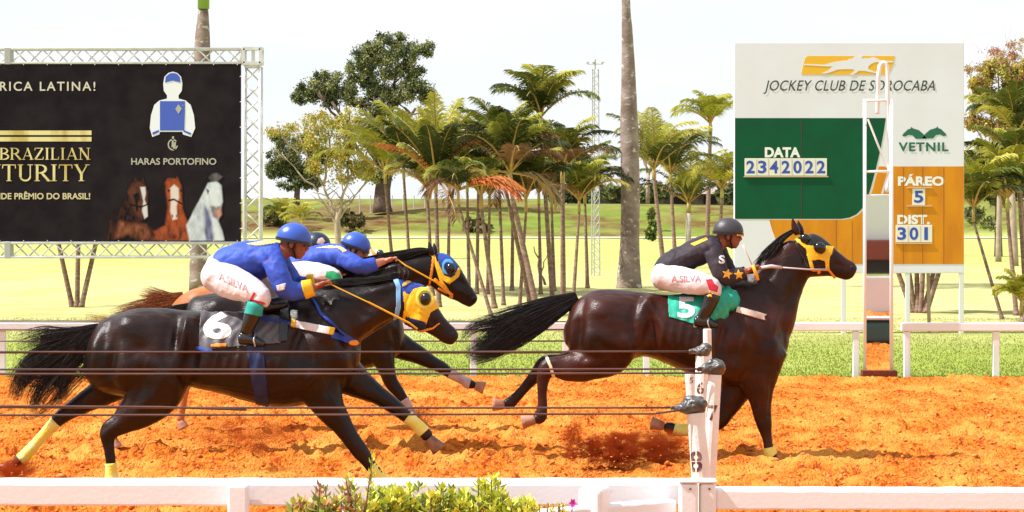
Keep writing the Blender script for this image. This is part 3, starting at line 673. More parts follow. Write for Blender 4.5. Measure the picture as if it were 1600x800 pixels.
# ================================================================== far building, far fence, mast
def far_building():
    Y = 215; a = P(880,318,Y); root = thing('long_building', 'long low building with a grey roof far behind the palms', 'building', (a.x,Y,a.z))
    x0, x1 = P(890,0,Y).x, P(1168,0,Y).x; z0, z1, z2 = P(0,322,Y).z, P(0,303,Y).z, P(0,288,Y).z
    mb = MB(); mb.box(((x0+x1)/2, Y+4, (z0+z1)/2), (x1-x0, 8, z1-z0)); mb.build('wall', mat('stable_wall', (.17,.12,.10), .9, .2, (.28,.22,.18), 1.2), root)
    rf = MB(); rf.add([(x0-1,Y-1.2,z1),(x1+1,Y-1.2,z1),(x1+1,Y+4,z2),(x0-1,Y+4,z2),(x0-1,Y+9.2,z1),(x1+1,Y+9.2,z1)], [(0,1,2,3),(3,2,5,4),(0,3,4),(1,5,2),(0,4,5,1)])
    rf.build('roof', mat('grey_roof', (.34,.30,.28), .8, .3, (.24,.2,.18), 2), root)
    k = 0; xx = x0+1.4
    while xx < x1-1.5:
        d = MB(); d.box((xx, Y-.04, z0+(z1-z0)*.5), (1.1,.08,(z1-z0)*.62)); d.build('door' if k % 2 else 'window', mat('dark_opening', (.025,.02,.02), .6, .3), root); xx += 2.6; k += 1
far_building()
ORD = ['first','second','third','fourth','fifth','sixth','seventh','eighth','ninth','tenth','eleventh','twelfth','thirteenth']
for k in range(13):
    a = P(545+k*17, 330, 168); mb = MB(); mb.tube([(a.x,168,a.z-.5),(a.x,168,P(0,305,168).z)], .035, 5)
    tag(mb.build('fence_post', mat('grey_post', (.45,.43,.42), .7, .3), None, (a.x,168,a.z-.5)), ORD[k]+' thin fence post from the left on the horizon under the huge tree', 'post', 'fence posts on the horizon')
def mast():
    Y = 72; s = F/Y; base = P(930,432,Y); base.z = 0; root = thing('lattice_mast', 'thin lattice mast with a small wind gauge on top behind the palms', 'mast', base)
    top = P(930,108,Y).z; w0, w1 = 14/s/2, 10/s/2; mb = MB()
    C3 = [Vector((math.cos(a), math.sin(a), 0)) for a in (0.3, 2.4, 4.5)]
    n = 26
    def cp(k, i): t = i/n; return Vector((base.x, Y, 0))+C3[k]*(w0+(w1-w0)*t)*1.1+Vector((0,0,top*t))
    for k in range(3): mb.tube([cp(k,0), cp(k,n)], .016, 5)
    for i in range(n):
        for k in range(3): mb.tube([cp(k,i), cp((k+1)%3, i+1)], .007, 4); mb.tube([cp(k,i), cp((k+1)%3, i)], .007, 4)
    mb.build('lattice', mat('mast_steel', (.42,.41,.40), .5, .5, metal=.3), root)
    g = MB(); p = Vector((base.x,Y,top)); g.tube([p, p+Vector((0,0,.28))], .02, 6); g.tube([p+Vector((-.22,0,.14)), p+Vector((.22,0,.14))], .012, 5)
    for sx in (-.22,-.05,.2): g.ell(p+Vector((sx,0,.19)), (.045,.045,.035), nu=8, nv=6)
    g.build('wind_gauge', mat('mast_steel', (.42,.41,.40)), root)
mast()

# ================================================================== rails
def pipe_post(parent, px, ytop, ybase, Y, wpx, m=M_white, lean=0, name='post'):
    s = F/Y; a = P(px,ybase,Y); a.z = -.05; b = P(px+lean,ytop,Y); mb = MB(); mb.bar(a, b, wpx/s, (0,1,0), wpx/s); return bevel(mb.build(name, m, parent), .006, 1)
def far_rail(label, x0, x1, posts, yt, yb, Y=30.8):
    a = P(x0,yt,Y); root = thing('far_rail', label, 'rail', (a.x,Y,0), 'white rail along the far side of the track')
    z1, z0 = P(0,yt,Y).z, P(0,yb,Y).z; xa, xb = P(x0,0,Y).x, P(x1,0,Y).x
    mb = MB(); mb.box(((xa+xb)/2, Y+.03, (z0+z1)/2), (xb-xa, .11, z1-z0)); bevel(mb.build('rail_beam', M_white, root), .012, 2)
    for px in posts: pipe_post(root, px, yb+.3, 594, Y+.03, 10)
    return root
far_rail('white far rail left of the finish mirror, behind the horses', -260, 1356, [-200,-60,4,150,300,450,600,740,884,1010,1150,1337], 504, 517)
far_rail('white far rail right of the finish mirror', 1408, 1900, [1417,1556,1700,1845], 504.5, 517.5)
for (yy, nm) in ((502.5,'uppermost of the steel wires strung along the far rail'),(514.5,'second steel wire strung along the front of the far rail'),(532.5,'third steel wire strung below the far rail'),(551,'lowest steel wire strung below the far rail')):
    x1 = 884 if yy < 552 else 884; wr = MB(); Yw = 30.70; wr.tube([P(-260,yy,Yw), P(300,yy+.8,Yw), P(x1,yy+.4,Yw)], .009, 6)
    tag(wr.build('wire', M_steel, None, P(-260,yy,Yw), True), nm, 'wire', 'steel wires')

# near rail
def beam(name, label, pts_top, hgt, dep, m=M_white, group='white rail along the near side of the track', cat='rail', loc=None):
    (xa,ya,Ya), (xb,yb,Yb) = pts_top; a, b = P(xa,ya,Ya), P(xb,yb,Yb); d = (b-a); n_ = Vector((-d.y, d.x, 0)).normalized()*dep
    mb = MB(); dn = Vector((0,0,-hgt)); vs = []
    K = 40
    for i in range(K+1):
        q = a.lerp(b, i/K)+Vector((0,0,.0012*math.sin(i*1.7)+.0008*math.sin(i*4.1))); vs += [q, q+n_, q+n_+dn, q+dn]
    fs = [(0,1,2,3), (4*K+3,4*K+2,4*K+1,4*K)]
    for i in range(K):
        for j in range(4): fs.append((4*i+j, 4*i+4+j, 4*i+4+(j+1)%4, 4*i+(j+1)%4))
    mb.add(vs, fs); root = thing(name, label, cat, (a.x, a.y, 0), group)
    bevel(mb.build('rail_beam', M_white, root), .012, 2); return root
nr = beam('near_rail', 'long thick white rail in the foreground left of the numbered posts', ((-260,755,13.1),(1066,755,13.1)), .118, .26)
def blockpost(parent, x0, x1, ytop, Y, dep, name='post', zb=-.05):
    a, b = P(x0,ytop,Y), P(x1,ytop,Y); mb = MB(); mb.box(((a.x+b.x)/2, Y+dep/2, (a.z+zb)/2), (b.x-a.x, dep, a.z-zb)); return bevel(mb.build(name, M_white, parent), .014, 3)
blockpost(nr, 355,387, 758, 12.98, .11)
for q in (-210, 80): pass
nr2 = beam('near_rail', 'white rail in the foreground right of the numbered posts', ((1118,765,12.95),(1900,767,12.95)), .105, .16)
for (x0_, x1_, Yp, lb) in ((1062,1091,12.9,'left of the two white square gate posts under the numbered posts'),(1094,1119,12.92,'right of the two white square gate posts, where the right hand rail starts')):
    p = P((x0_+x1_)/2,0,Yp); t = thing('gate_post', lb, 'post', (p.x,Yp,0), 'square gate posts'); blockpost(t, x0_, x1_, 756, Yp, .1, 'post_shaft')
    c_ = MB(); q = P((x0_+x1_)/2,754,Yp); c_.box((q.x, Yp+.05, q.z+.004), ((x1_-x0_+3)*Yp/F, .115, .016)); bevel(c_.build('cap', M_white, t), .006, 2)
    bt = MB(); q = P((x0_+x1_)/2+2,764,Yp); bt.tube([q+Vector((0,.005,0)), q-Vector((0,.008,0))], .005, 8); bt.build('bolt', M_steel, t)
gb_ = beam('cross_rail', 'short white rail slanting towards the viewer behind the gate posts', ((700,811,12.45),(1058,781,13.0)), .11, .1)
p = P(930,0,12.75); t = thing('bollard', 'stout white bollard with a rounded top in front of the near rail', 'bollard', (p.x,12.75,0))
mb = MB(); a = P(930,763,12.75); rot = Matrix.Rotation(R(-28), 3, 'Z'); mb.box((a.x, 12.85, a.z/2-.02), (.135,.135,a.z+.04), rot); bevel(mb.build('bollard_shaft', M_white, t), .03, 4)
p = P(558,0,12.3); t = thing('bollard', 'white bollard at the bottom edge below the shrubs, only its top showing', 'bollard', (p.x,12.3,0))
mb = MB(); a = P(558,794,12.3); mb.box((a.x, 12.4, a.z/2-.02), (.185,.17,a.z+.04)); bevel(mb.build('bollard_shaft', M_white, t), .04, 4)

# numbered posts with taped wire ends
M_tape = mat('black_tape', (.035,.032,.03), .35, .5, (.12,.11,.10), 12, bump=.8, bscale=20)
M_num = mat('stencil_ink', (.10,.045,.035), .7, .2, (.28,.18,.14), 18, thr=(.5,.65))
M_postw = mat('post_paint', (.80,.72,.66), .55, .3, (.66,.52,.44), 5, bump=.2, bscale=30, thr=(.5,.8), col3=(.45,.28,.2), n3=9, t3=(.72,.8))
def numpost(num, tx, ty, bx, by, wpx, Y, knob, numc, numh, label):
    s = F/Y; a = P(bx,by,Y); t0 = P(tx,ty,Y); d = t0-a; a2 = a-d*(a.z/d.z); root = thing('numbered_post', label, 'post', a2, 'wire posts at the finish line')
    mb = MB(); mb.tube([a2-Vector((0,0,.03)), t0], [wpx/s/2*1.12, wpx/s/2], 16); sh = mb.build('post_shaft', M_postw, root, smooth=False); bevel(sh, .003, 1)
    if num:
        tr = text_px(num, numc[0]-numh*.30, numc[1]-numh/2, numc[0]+numh*.30, numc[1]+numh/2, bold=.02)
        gap = [('tris', tr), ('not', [('line', [(numc[0]+.3,numc[1]-numh),(numc[0]+.3,numc[1]+numh)], numh*.045), ('line', [(numc[0]-numh,numc[1]-.4),(numc[0]+numh,numc[1]-.4)], numh*.03)])]
        patch('number', bvh_of([sh]), gap, Y, M_num, root, off=.0015, step=.45)
    if knob:
        kx, ky, kw, kh = knob; K = MB(); c_ = P(kx,ky,Y); r = random.Random(kx)
        K.ell(c_, (kw/s/2,.06,kh/s/2), nu=18, nv=12); K.ell(c_+Vector((-kw/s*.25,-.01,-.005)), (kw/s*.36,.05,kh/s*.32), nu=12, nv=8); K.ell(c_+Vector((kw/s*.15,-.01,.01)), (kw/s*.33,.055,kh/s*.40), nu=12, nv=8)
        K.bar(c_+Vector((-kw/s*.75,-.02,-.01)), c_+Vector((0,0,0)), .022, wd2=.03)
        me = remesh(K, .006, 2); cc, no = vn(me); setco(me, cc+no*((fbm(cc[:,0]*28, cc[:,2]*30+cc[:,1]*20, 3)-.45)*.035)[:,None])
        link('taped_wire_end', me, M_tape, root, smooth=True)
    return root
numpost('', 1105,514, 1106,600, 13, 17.6, None, None, 0, 'thin brownish white post behind the others, under the leading jockey boot')
numpost('5', 1078,584, 1089,740, 16, 16.9, None, (1080,594), 9, 'white post stencilled 5, mostly hidden behind post 8')
numpost('6', 1099,556, 1096,740, 24, 16.2, (1098,548,28,20), (1094,606), 19, 'white post stencilled 6 with a small black taped wire end')
numpost('7', 1117,585, 1107,752, 21, 15.2, (1115,575,36,27), (1114,645), 24, 'white post stencilled 7 with the highest large black taped knob on the right')
numpost('8', 1086,645, 1098,752, 27, 14.2, (1082,634,46,28), (1087,721), 33, 'white post stencilled 8 in front with the largest black taped knob')
for (ya, yb, x1, Yw, nm) in ((549.5,549,1092,16.2,'single steel wire ending at the small taped knob'),(577,576.5,1100,15.2,'upper wire of the pair ending at the taped knob furthest right'),(584,583,1098,15.15,'lower wire of the pair ending at the taped knob furthest right'),(636,637,1062,14.2,'upper wire of the lowest pair, ending at the largest taped knob'),(648.5,646.5,1022,14.15,'lowest steel wire of all, ending just before the largest taped knob')):
    wr = MB(); pts = [P(-260+(x1+260)*k/12, ya+(yb-ya)*k/12+1.0*math.sin(k/12*math.pi)*(.7), Yw) for k in range(13)]
    if x1 == 1022: pts.append(P(1070,640,Yw))
    if x1 == 1092: pts[0] = P(-260, 549.5, Yw)
    wr.tube(pts, .0058, 8)
    tag(wr.build('wire', M_steel, None, P(-260,ya,Yw), True), nm, 'wire', 'steel wires')
wr = MB(); pts = [P(-260,632.5,14.1), P(0,634.5,14.1), P(250,636,14.1), P(385,640.5,14.1)]; wr.tube([Vector(q) for q in pts], .006, 8)
tag(wr.build('wire', M_steel, None, P(-260,633,14.1), True), 'loose steel wire end stopping in front of the horse numbered 6', 'wire', 'steel wires')
# ================================================================== race billboard on its truss
def truss(mb, a, b, sz, seg, r=.024, dr=.013, up=Vector((0,0,1))):
    a, b = Vector(a), Vector(b); d = (b-a).normalized(); u = up if abs(d.dot(up)) < .9 else Vector((1,0,0)); v = d.cross(u).normalized(); u = v.cross(d).normalized()
    n = max(2, int((b-a).length/seg)); cs = [(u*sx+v*sy)*sz/2 for sx, sy in ((1,1),(1,-1),(-1,-1),(-1,1))]
    for c_ in cs: mb.tube([a+c_, b+c_], r, 8)
    for i in range(n):
        p0 = a.lerp(b, i/n); p1 = a.lerp(b, (i+1)/n); pm = (p0+p1)/2
        for k in range(4):
            c0, c1 = cs[k], cs[(k+1)%4]; mb.tube([p0+c0, pm+c1], dr, 6); mb.tube([pm+c1, p1+c0], dr, 6)
    for i in (0, n):
        p0 = a.lerp(b, i/n)
        for k in range(4): mb.tube([p0+cs[k], p0+cs[(k+1)%4]], dr*1.2, 6)
def race_billboard():
    Y = 45.0; s = F/Y; base = P(395,0,Y); root = thing('billboard', 'black race billboard with gold lettering and three horses hung in a white truss frame', 'billboard', (base.x,Y,0))
    xl = P(-560,0,Y).x; xr = P(395,0,Y).x; zt = P(0,88,Y).z; zb = P(0,390.5,Y).z; sz = 22/s
    for nm, a, b in (('top_truss', (xl,Y,zt), (P(377,0,Y).x,Y,zt)), ('bottom_truss', (xl,Y,zb), (P(377,0,Y).x,Y,zb)), ('leg', (xr,Y,0), (xr,Y,zt-.19)), ('leg', (xl-.2,Y,0), (xl-.2,Y,zt-.19))):
        mb = MB(); truss(mb, a, b, sz if nm != 'leg' else 25/s, .50); mb.build(nm, M_metal, root, smooth=True)
    for cx in (xr, xl-.2):
        mb = MB(); q = 27/s/2
        for z_ in (zt-q*.85, zt+q*.85):
            for (a, b) in (((-q,-q),(q,-q)),((q,-q),(q,q)),((q,q),(-q,q)),((-q,q),(-q,-q))): mb.bar((cx+a[0],Y+a[1],z_),(cx+b[0],Y+b[1],z_), .055)
        for (a, b) in ((-q,-q),(q,-q),(q,q),(-q,q)): mb.bar((cx+a,Y+b,zt-q*.85),(cx+a,Y+b,zt+q*.85), .055)
        mb.bar((cx+.02,Y-q+.03,zt-q*.8),(cx+.02,Y-q+.03,zt+q*.8), .06); mb.build('corner_block', M_metal, root)
        ft = MB(); ft.box((cx,Y,.02), (.6,.6,.04)); ft.build('foot_plate', M_metal, root)
    for zz in (zt, zb):
        mb = MB(); mb.box((P(14,0,Y).x, Y, zz), (10/s, sz+.06, sz+.05)); bevel(mb.build('truss_coupler', mat('coupler', (.42,.41,.41), .5, .5, metal=.3), root), .01, 1)
    x0, x1 = P(-545,0,Y).x, P(378,0,Y).x; z1, z0 = P(0,100.5,Y).z, P(0,377,Y).z; Yf = Y-.14
    bn = MB(); nx = 60; r = random.Random(2)
    for i in range(nx):
        a, b = x0+(x1-x0)*i/nx, x0+(x1-x0)*(i+1)/nx
        bn.add([(a,Yf,z0),(b,Yf,z0),(b,Yf,z1),(a,Yf,z1),(a,Yf+.012,z0),(b,Yf+.012,z0),(b,Yf+.012,z1),(a,Yf+.012,z1)], [(0,1,2,3),(7,6,5,4)]+([(0,3,7,4)] if i == 0 else [])+([(1,5,6,2)] if i == nx-1 else [])+[(3,2,6,7),(0,4,5,1)])
    bn.build('banner', mat('banner_black', (.012,.008,.011), .9, .12, (.020,.014,.018), 3), root, fixn=False)
    ty = MB()
    for k in range(14):
        for zz, zz2 in ((z1, zt-.1), (z0, zb+.1)):
            xx = P(372-k*37,0,Y).x; ty.tube([(xx,Yf-.006,zz+(.02 if zz2 < zz else -.02)), (xx+.02,Yf+.02,zz2)], .008, 4)
    for k in range(7): zz = z0+(z1-z0)*(k+.5)/7; ty.tube([(x1-.02,Yf-.006,zz),(x1+.10,Yf+.02,zz+.02)], .008, 4)
    ty.build('tie', mat('tie', (.55,.5,.48), .6), root)
    Yt = Yf; Mcream = mat('print_cream', (.62,.56,.47), .5); Mgold = mat('print_gold', (.50,.36,.10), .45, .5, (.75,.62,.30), 3, vscale=(1.6,1,.4), thr=(.35,.6)); Msil = mat('print_silver', (.42,.38,.33), .5)
    T = lambda b, *k, **q: fit_text('lettering', b, *k, Yt, q.pop('m'), root, **q)
    T('AMÉRICA LATINA!', -48,124, 149,142, m=Mcream, bold=.012, spacing=1.25)
    T('HARAS PORTOFINO', 205,247, 338,257.5, m=Msil, bold=.018)
    T('GRANDE PRÊMIO DO BRASIL!', -36,299, 141,311.5, m=mat('print_pale', (.60,.50,.30), .5), bold=.022)
    flat('gold_bar', [[(-560,204),(143,204),(143,211),(-560,211)],[(-560,214),(143,214),(143,221),(-560,221)]], Yt, Mgold, root)
    # serif lettering drawn stroke by stroke: unit box 0..1, y up
    S = {'B':(.72,[('v',.14,0,1,.14),('c',.14,.5,1,.46,.09),('c',.14,0,.52,.54,.1)]),'R':(.80,[('v',.14,0,1,.14),('c',.14,.46,1,.48,.1),('l',.40,.48,.80,0,.13),('h',.66,.92,0)]),
         'A':(.86,[('l',.46,1,.10,0,.05),('l',.42,1,.76,0,.14),('l',.20,.32,.64,.32,.05),('h',-.02,.24,0),('h',.60,.92,0)]),'Z':(.70,[('l',.62,.96,.06,.03,.14),('l',.06,.97,.66,.97,.055),('l',.04,.03,.66,.03,.055),('l',.05,.97,.04,.78,.05),('l',.66,.03,.68,.24,.05)]),
         'I':(.34,[('v',.17,0,1,.14)]),'L':(.66,[('v',.15,0,1,.14),('l',.1,.03,.6,.03,.055),('l',.60,.02,.62,.26,.05)]),'N':(.88,[('v',.14,0,1,.06),('l',.12,1,.74,.02,.15),('v',.74,0,1,.06)]),
         'T':(.74,[('v',.37,0,1,.14),('l',.02,.97,.72,.97,.055),('l',.03,.98,.01,.76,.05),('l',.71,.98,.73,.76,.05)]),'U':(.84,[('v',.16,.25,1,.14),('v',.70,.25,1,.06),('u',.16,.70,.28)]),
         'Y':(.78,[('v',.40,0,.45,.14),('l',.10,1,.40,.42,.13),('l',.72,1,.42,.42,.06),('h',-.02,.22,1),('h',.60,.86,1)]),'F':(.66,[('v',.15,0,1,.14),('l',.1,.97,.62,.97,.055),('l',.1,.52,.5,.52,.055),('l',.62,.98,.64,.74,.05)])}
    def serif(word, x1_, y0_, y1_, xsc, tilt):
        h = y1_-y0_; gap = .10; tot = sum(S[c_][0]+gap for c_ in word)-gap; x = x1_-tot*h*xsc; polys = []
        def q(a, b): X_ = x+a*h*xsc; return (X_, y1_-b*h)
        def seg(a, b, c_, d, w_):
            L_ = math.hypot(c_-a, d-b)+1e-9; nx, ny = -(d-b)/L_*w_/2, (c_-a)/L_*w_/2
            polys.append([q(a+nx,b+ny), q(a-nx,b-ny), q(c_-nx,d-ny), q(c_+nx,d+ny)])
        for ch in word:
            wd, st = S[ch]
            for t in st:
                if t[0] == 'v':
                    seg(t[1], t[2], t[1], t[3], t[4])
                    for e in (t[2], t[3]):
                        if e in (0, 1): yy = .02 if e == 0 else .98; seg(t[1]-.15, yy, t[1]+.15, yy, .04)
                elif t[0] == 'l': seg(*t[1:6])
                elif t[0] == 'h': yy = .02 if t[3] == 0 else .98; seg(t[1], yy, t[2], yy, .04)
                elif t[0] == 'c':
                    x_, lo, hi, wx, tk = t[1:]; mid = (lo+hi)/2; ry = (hi-lo)/2; pr = None
                    for k in range(9):
                        a = -math.pi/2+math.pi*k/8; pt = (x_+.16+(wx-.16)*max(0,math.cos(a)), mid+(ry-.03)*math.sin(a))
                        if pr: seg(pr[0], pr[1], pt[0], pt[1], .055+.09*math.cos(a))
                        pr = pt
                    seg(x_, lo+.03, x_+.17, lo+.03, .05); seg(x_, hi-.03, x_+.17, hi-.03, .05)
                elif t[0] == 'u':
                    cx_ = (t[1]+t[2])/2; rx = (t[2]-t[1])/2; pr = None
                    for k in range(9):
                        a = math.pi+math.pi*k/8; pt = (cx_+rx*math.cos(a), t[3]+.25*math.sin(a))
                        if pr: seg(pr[0], pr[1], pt[0], pt[1], .10)
                        pr = pt
            x += (wd+gap)*h*xsc
        mb = MB()
        for i, p_ in enumerate(polys): mb.prism([P(a,b+tilt*(a-x1_),Yt)-Vector((0,.004+.0004*(i%7),0)) for a,b in p_], .0035)
        mb.build('lettering', Mgold, root)
    serif('BRAZILIAN', 141, 231, 249.5, 1.10, 0); serif('FUTURITY', 138, 257, 283, 1.09, 0)
    # racing silks picture
    Wp = mat('print_white', (.78,.77,.86), .7, .2); Bp = mat('print_blue', (.05,.10,.50), .5); flat('silks_picture', [[(255,131),(257,120),(263,114),(270,112),(277,114),(283,120),(285,131),(284,142),(279,149),(279,154),(290,157),(298,164),(303,180),(305,200),(299,214),(286,210),(285,206),(250,206),(249,210),(238,214),(234,200),(236,180),(241,164),(249,157),(261,154),(261,149),(256,142)]], Yt, Wp, root)
    flat('silks_picture', [[(250,158),(289,158),(289,176),(288,204),(250,204)],[(258,129),(259,120),(265,115),(270,114),(276,115),(281,120),(282,129),(270,126)],[(238,207),(248,203),(249,206),(239,211)],[(287,203),(299,208),(298,211),(287,206)]], Yt, Bp, root, front=.004)
    flat('silks_picture', [[(279,163),(284,170),(279,178),(274,170)],[(286,166),(287,164),(285,164)]], Yt, Msil, root, front=.008)
    flat('stable_emblem', [[(270+8*math.cos(a)+0,226+9*math.sin(a)) for a in np.linspace(.2,5.6,22)]+[(270+6*math.cos(a),226+7*math.sin(a)) for a in np.linspace(5.6,.2,22)], [(269,213),(272,213),(271,230),(268,230)], [(272,222),(275,222),(274,234),(270,236)]], Yt, Msil, root)
    # printed photograph of three horses
    gx_ = np.arange(136, 352, 1.0); gy_ = np.arange(268, 376.5, 1.0); GXp, GYp = np.meshgrid(gx_, gy_); Cc = np.zeros(GXp.shape+(3,))+np.array([.014,.009,.012])
    def paint(poly, col, soft=2.0, jit=.0):
        px = np.array(poly, float); n = len(px); ins = inpoly(GXp, GYp, poly); dist = np.full(GXp.shape, 1e9)
        for i in range(n):
            x0_,y0_ = px[i]; x1_,y1_ = px[(i+1)%n]; L2 = (x1_-x0_)**2+(y1_-y0_)**2+1e-9; t = np.clip(((GXp-x0_)*(x1_-x0_)+(GYp-y0_)*(y1_-y0_))/L2,0,1); dist = np.minimum(dist, np.hypot(GXp-x0_-t*(x1_-x0_), GYp-y0_-t*(y1_-y0_)))
        sdv = np.where(ins, dist, -dist); a = np.clip(sdv/soft+.5,0,1)[...,None]; c_ = np.array(col)*(1+jit*(fbm(GXp*.22,GYp*.10,4)-.45)*2.4)[...,None]; Cc[:] = Cc*(1-a)+np.clip(c_,0,1)*a
    paint([(165,375),(170,345),(182,335),(186,320),(198,308),(200,285),(212,279),(228,284),(233,300),(234,330),(225,345),(245,360),(248,376)], (.06,.020,.013), 9, .8)
    paint([(200,300),(206,288),(218,284),(228,292),(231,310),(231,330),(222,344),(212,335),(206,320)], (.13,.045,.03), 4, .6)
    paint([(186,345),(205,350),(228,352),(238,372),(222,376),(200,366),(180,372)], (.26,.09,.05), 7, .9)
    paint([(219,292),(227,292),(228,302),(226,312),(230,322),(231,338),(226,342),(222,330),(224,314)], (.75,.70,.72), 2); paint([(208,305),(217,300),(219,312),(212,318)], (.03,.015,.012), 3)
    paint([(258,285),(262,279),(278,279),(283,290),(285,325),(292,345),(299,376),(250,376),(240,362),(258,352),(262,325)], (.38,.085,.03), 4, .5)
    paint([(236,376),(250,358),(270,352),(286,352),(298,376)], (.32,.08,.035), 7, .9); paint([(266,294),(272,288),(279,294),(280,308),(276,322),(277,342),(270,344),(266,330),(267,312)], (.82,.70,.66), 3)
    paint([(262,312),(272,310),(286,318),(284,320),(272,313),(263,315)], (.05,.02,.02), 1.5); paint([(262,283),(265,277),(268,283)], (.2,.06,.03), 3)
    paint([(318,300),(325,286),(338,282),(346,290),(348,315),(345,326),(341,345),(347,360),(351,376),(296,376),(291,352),(303,330),(312,312)], (.70,.72,.80), 3, .25)
    paint([(318,318),(326,330),(331,346),(334,376),(322,376),(316,350),(314,330)], (.20,.19,.33), 5, .6); paint([(329,322),(345,322),(347,334),(340,343),(332,338)], (.30,.22,.24), 4, .5); paint([(338,330),(344,326),(346,336),(341,342)], (.70,.33,.25), 3); paint([(322,294),(327,298),(325,304)], (.05,.03,.05), 2)
    paint([(326,278),(330,272),(338,270),(348,276),(340,284),(330,284)], (.14,.12,.14), 4, .8)
    paint([(209,283),(211,274),(215,283)], (.07,.03,.02), 1.5); paint([(221,283),(224,275),(226,285)], (.07,.03,.02), 1.5)
    paint([(274,283),(277,275),(280,284)], (.28,.07,.03), 2); paint([(262,296),(266,297),(265,300),(262,299)], (.02,.01,.01), 1.2); paint([(282,296),(285,297),(284,300),(281,299)], (.02,.01,.01), 1.2)
    paint([(268,336),(270,335),(271,339),(269,340)], (.25,.10,.09), 1.2); paint([(275,336),(277,335),(277,339),(275,340)], (.25,.10,.09), 1.2)
    paint([(204,318),(220,322),(232,318),(232,320),(220,325),(204,321)], (.03,.015,.01), 1.2); paint([(214,302),(216,330),(213,330),(211,303)], (.03,.015,.01), 1.2)
    paint([(303,330),(310,318),(318,322),(320,350),(318,376),(300,376),(297,352)], (.62,.64,.72), 6, .3); paint([(330,300),(338,296),(342,312),(338,324),(332,318)], (.80,.80,.86), 5)
    paint([(336,376),(338,352),(343,362),(347,376)], (.80,.80,.84), 4)
    a_, b_ = GXp.shape; V_ = np.empty((a_,b_,3)); V_[...,0] = (GXp-800)*Yt/F; V_[...,1] = Yt-.005; V_[...,2] = H-(GYp-Y0)*Yt/F
    I_ = np.arange(a_*b_).reshape(a_,b_); Fq_ = np.stack([I_[1:,:-1],I_[1:,1:],I_[:-1,1:],I_[:-1,:-1]],-1).reshape(-1,4)
    Cc = np.clip((Cc-.014)*.85,0,1)**1.12+.012
    Cc[Cc.max(-1) < .034] = (.0135,.0095,.0125)
    Fq_ = Fq_[(Cc.reshape(-1,3).max(-1) > .034)[Fq_].any(1)]
    link('horse_picture', fastmesh('horse_picture', V_.reshape(-1,3), Fq_, 4, Cc.reshape(-1,3)), mat('print_photo', (.1,.1,.1), .9, .12, attr='col'), root)
race_billboard()

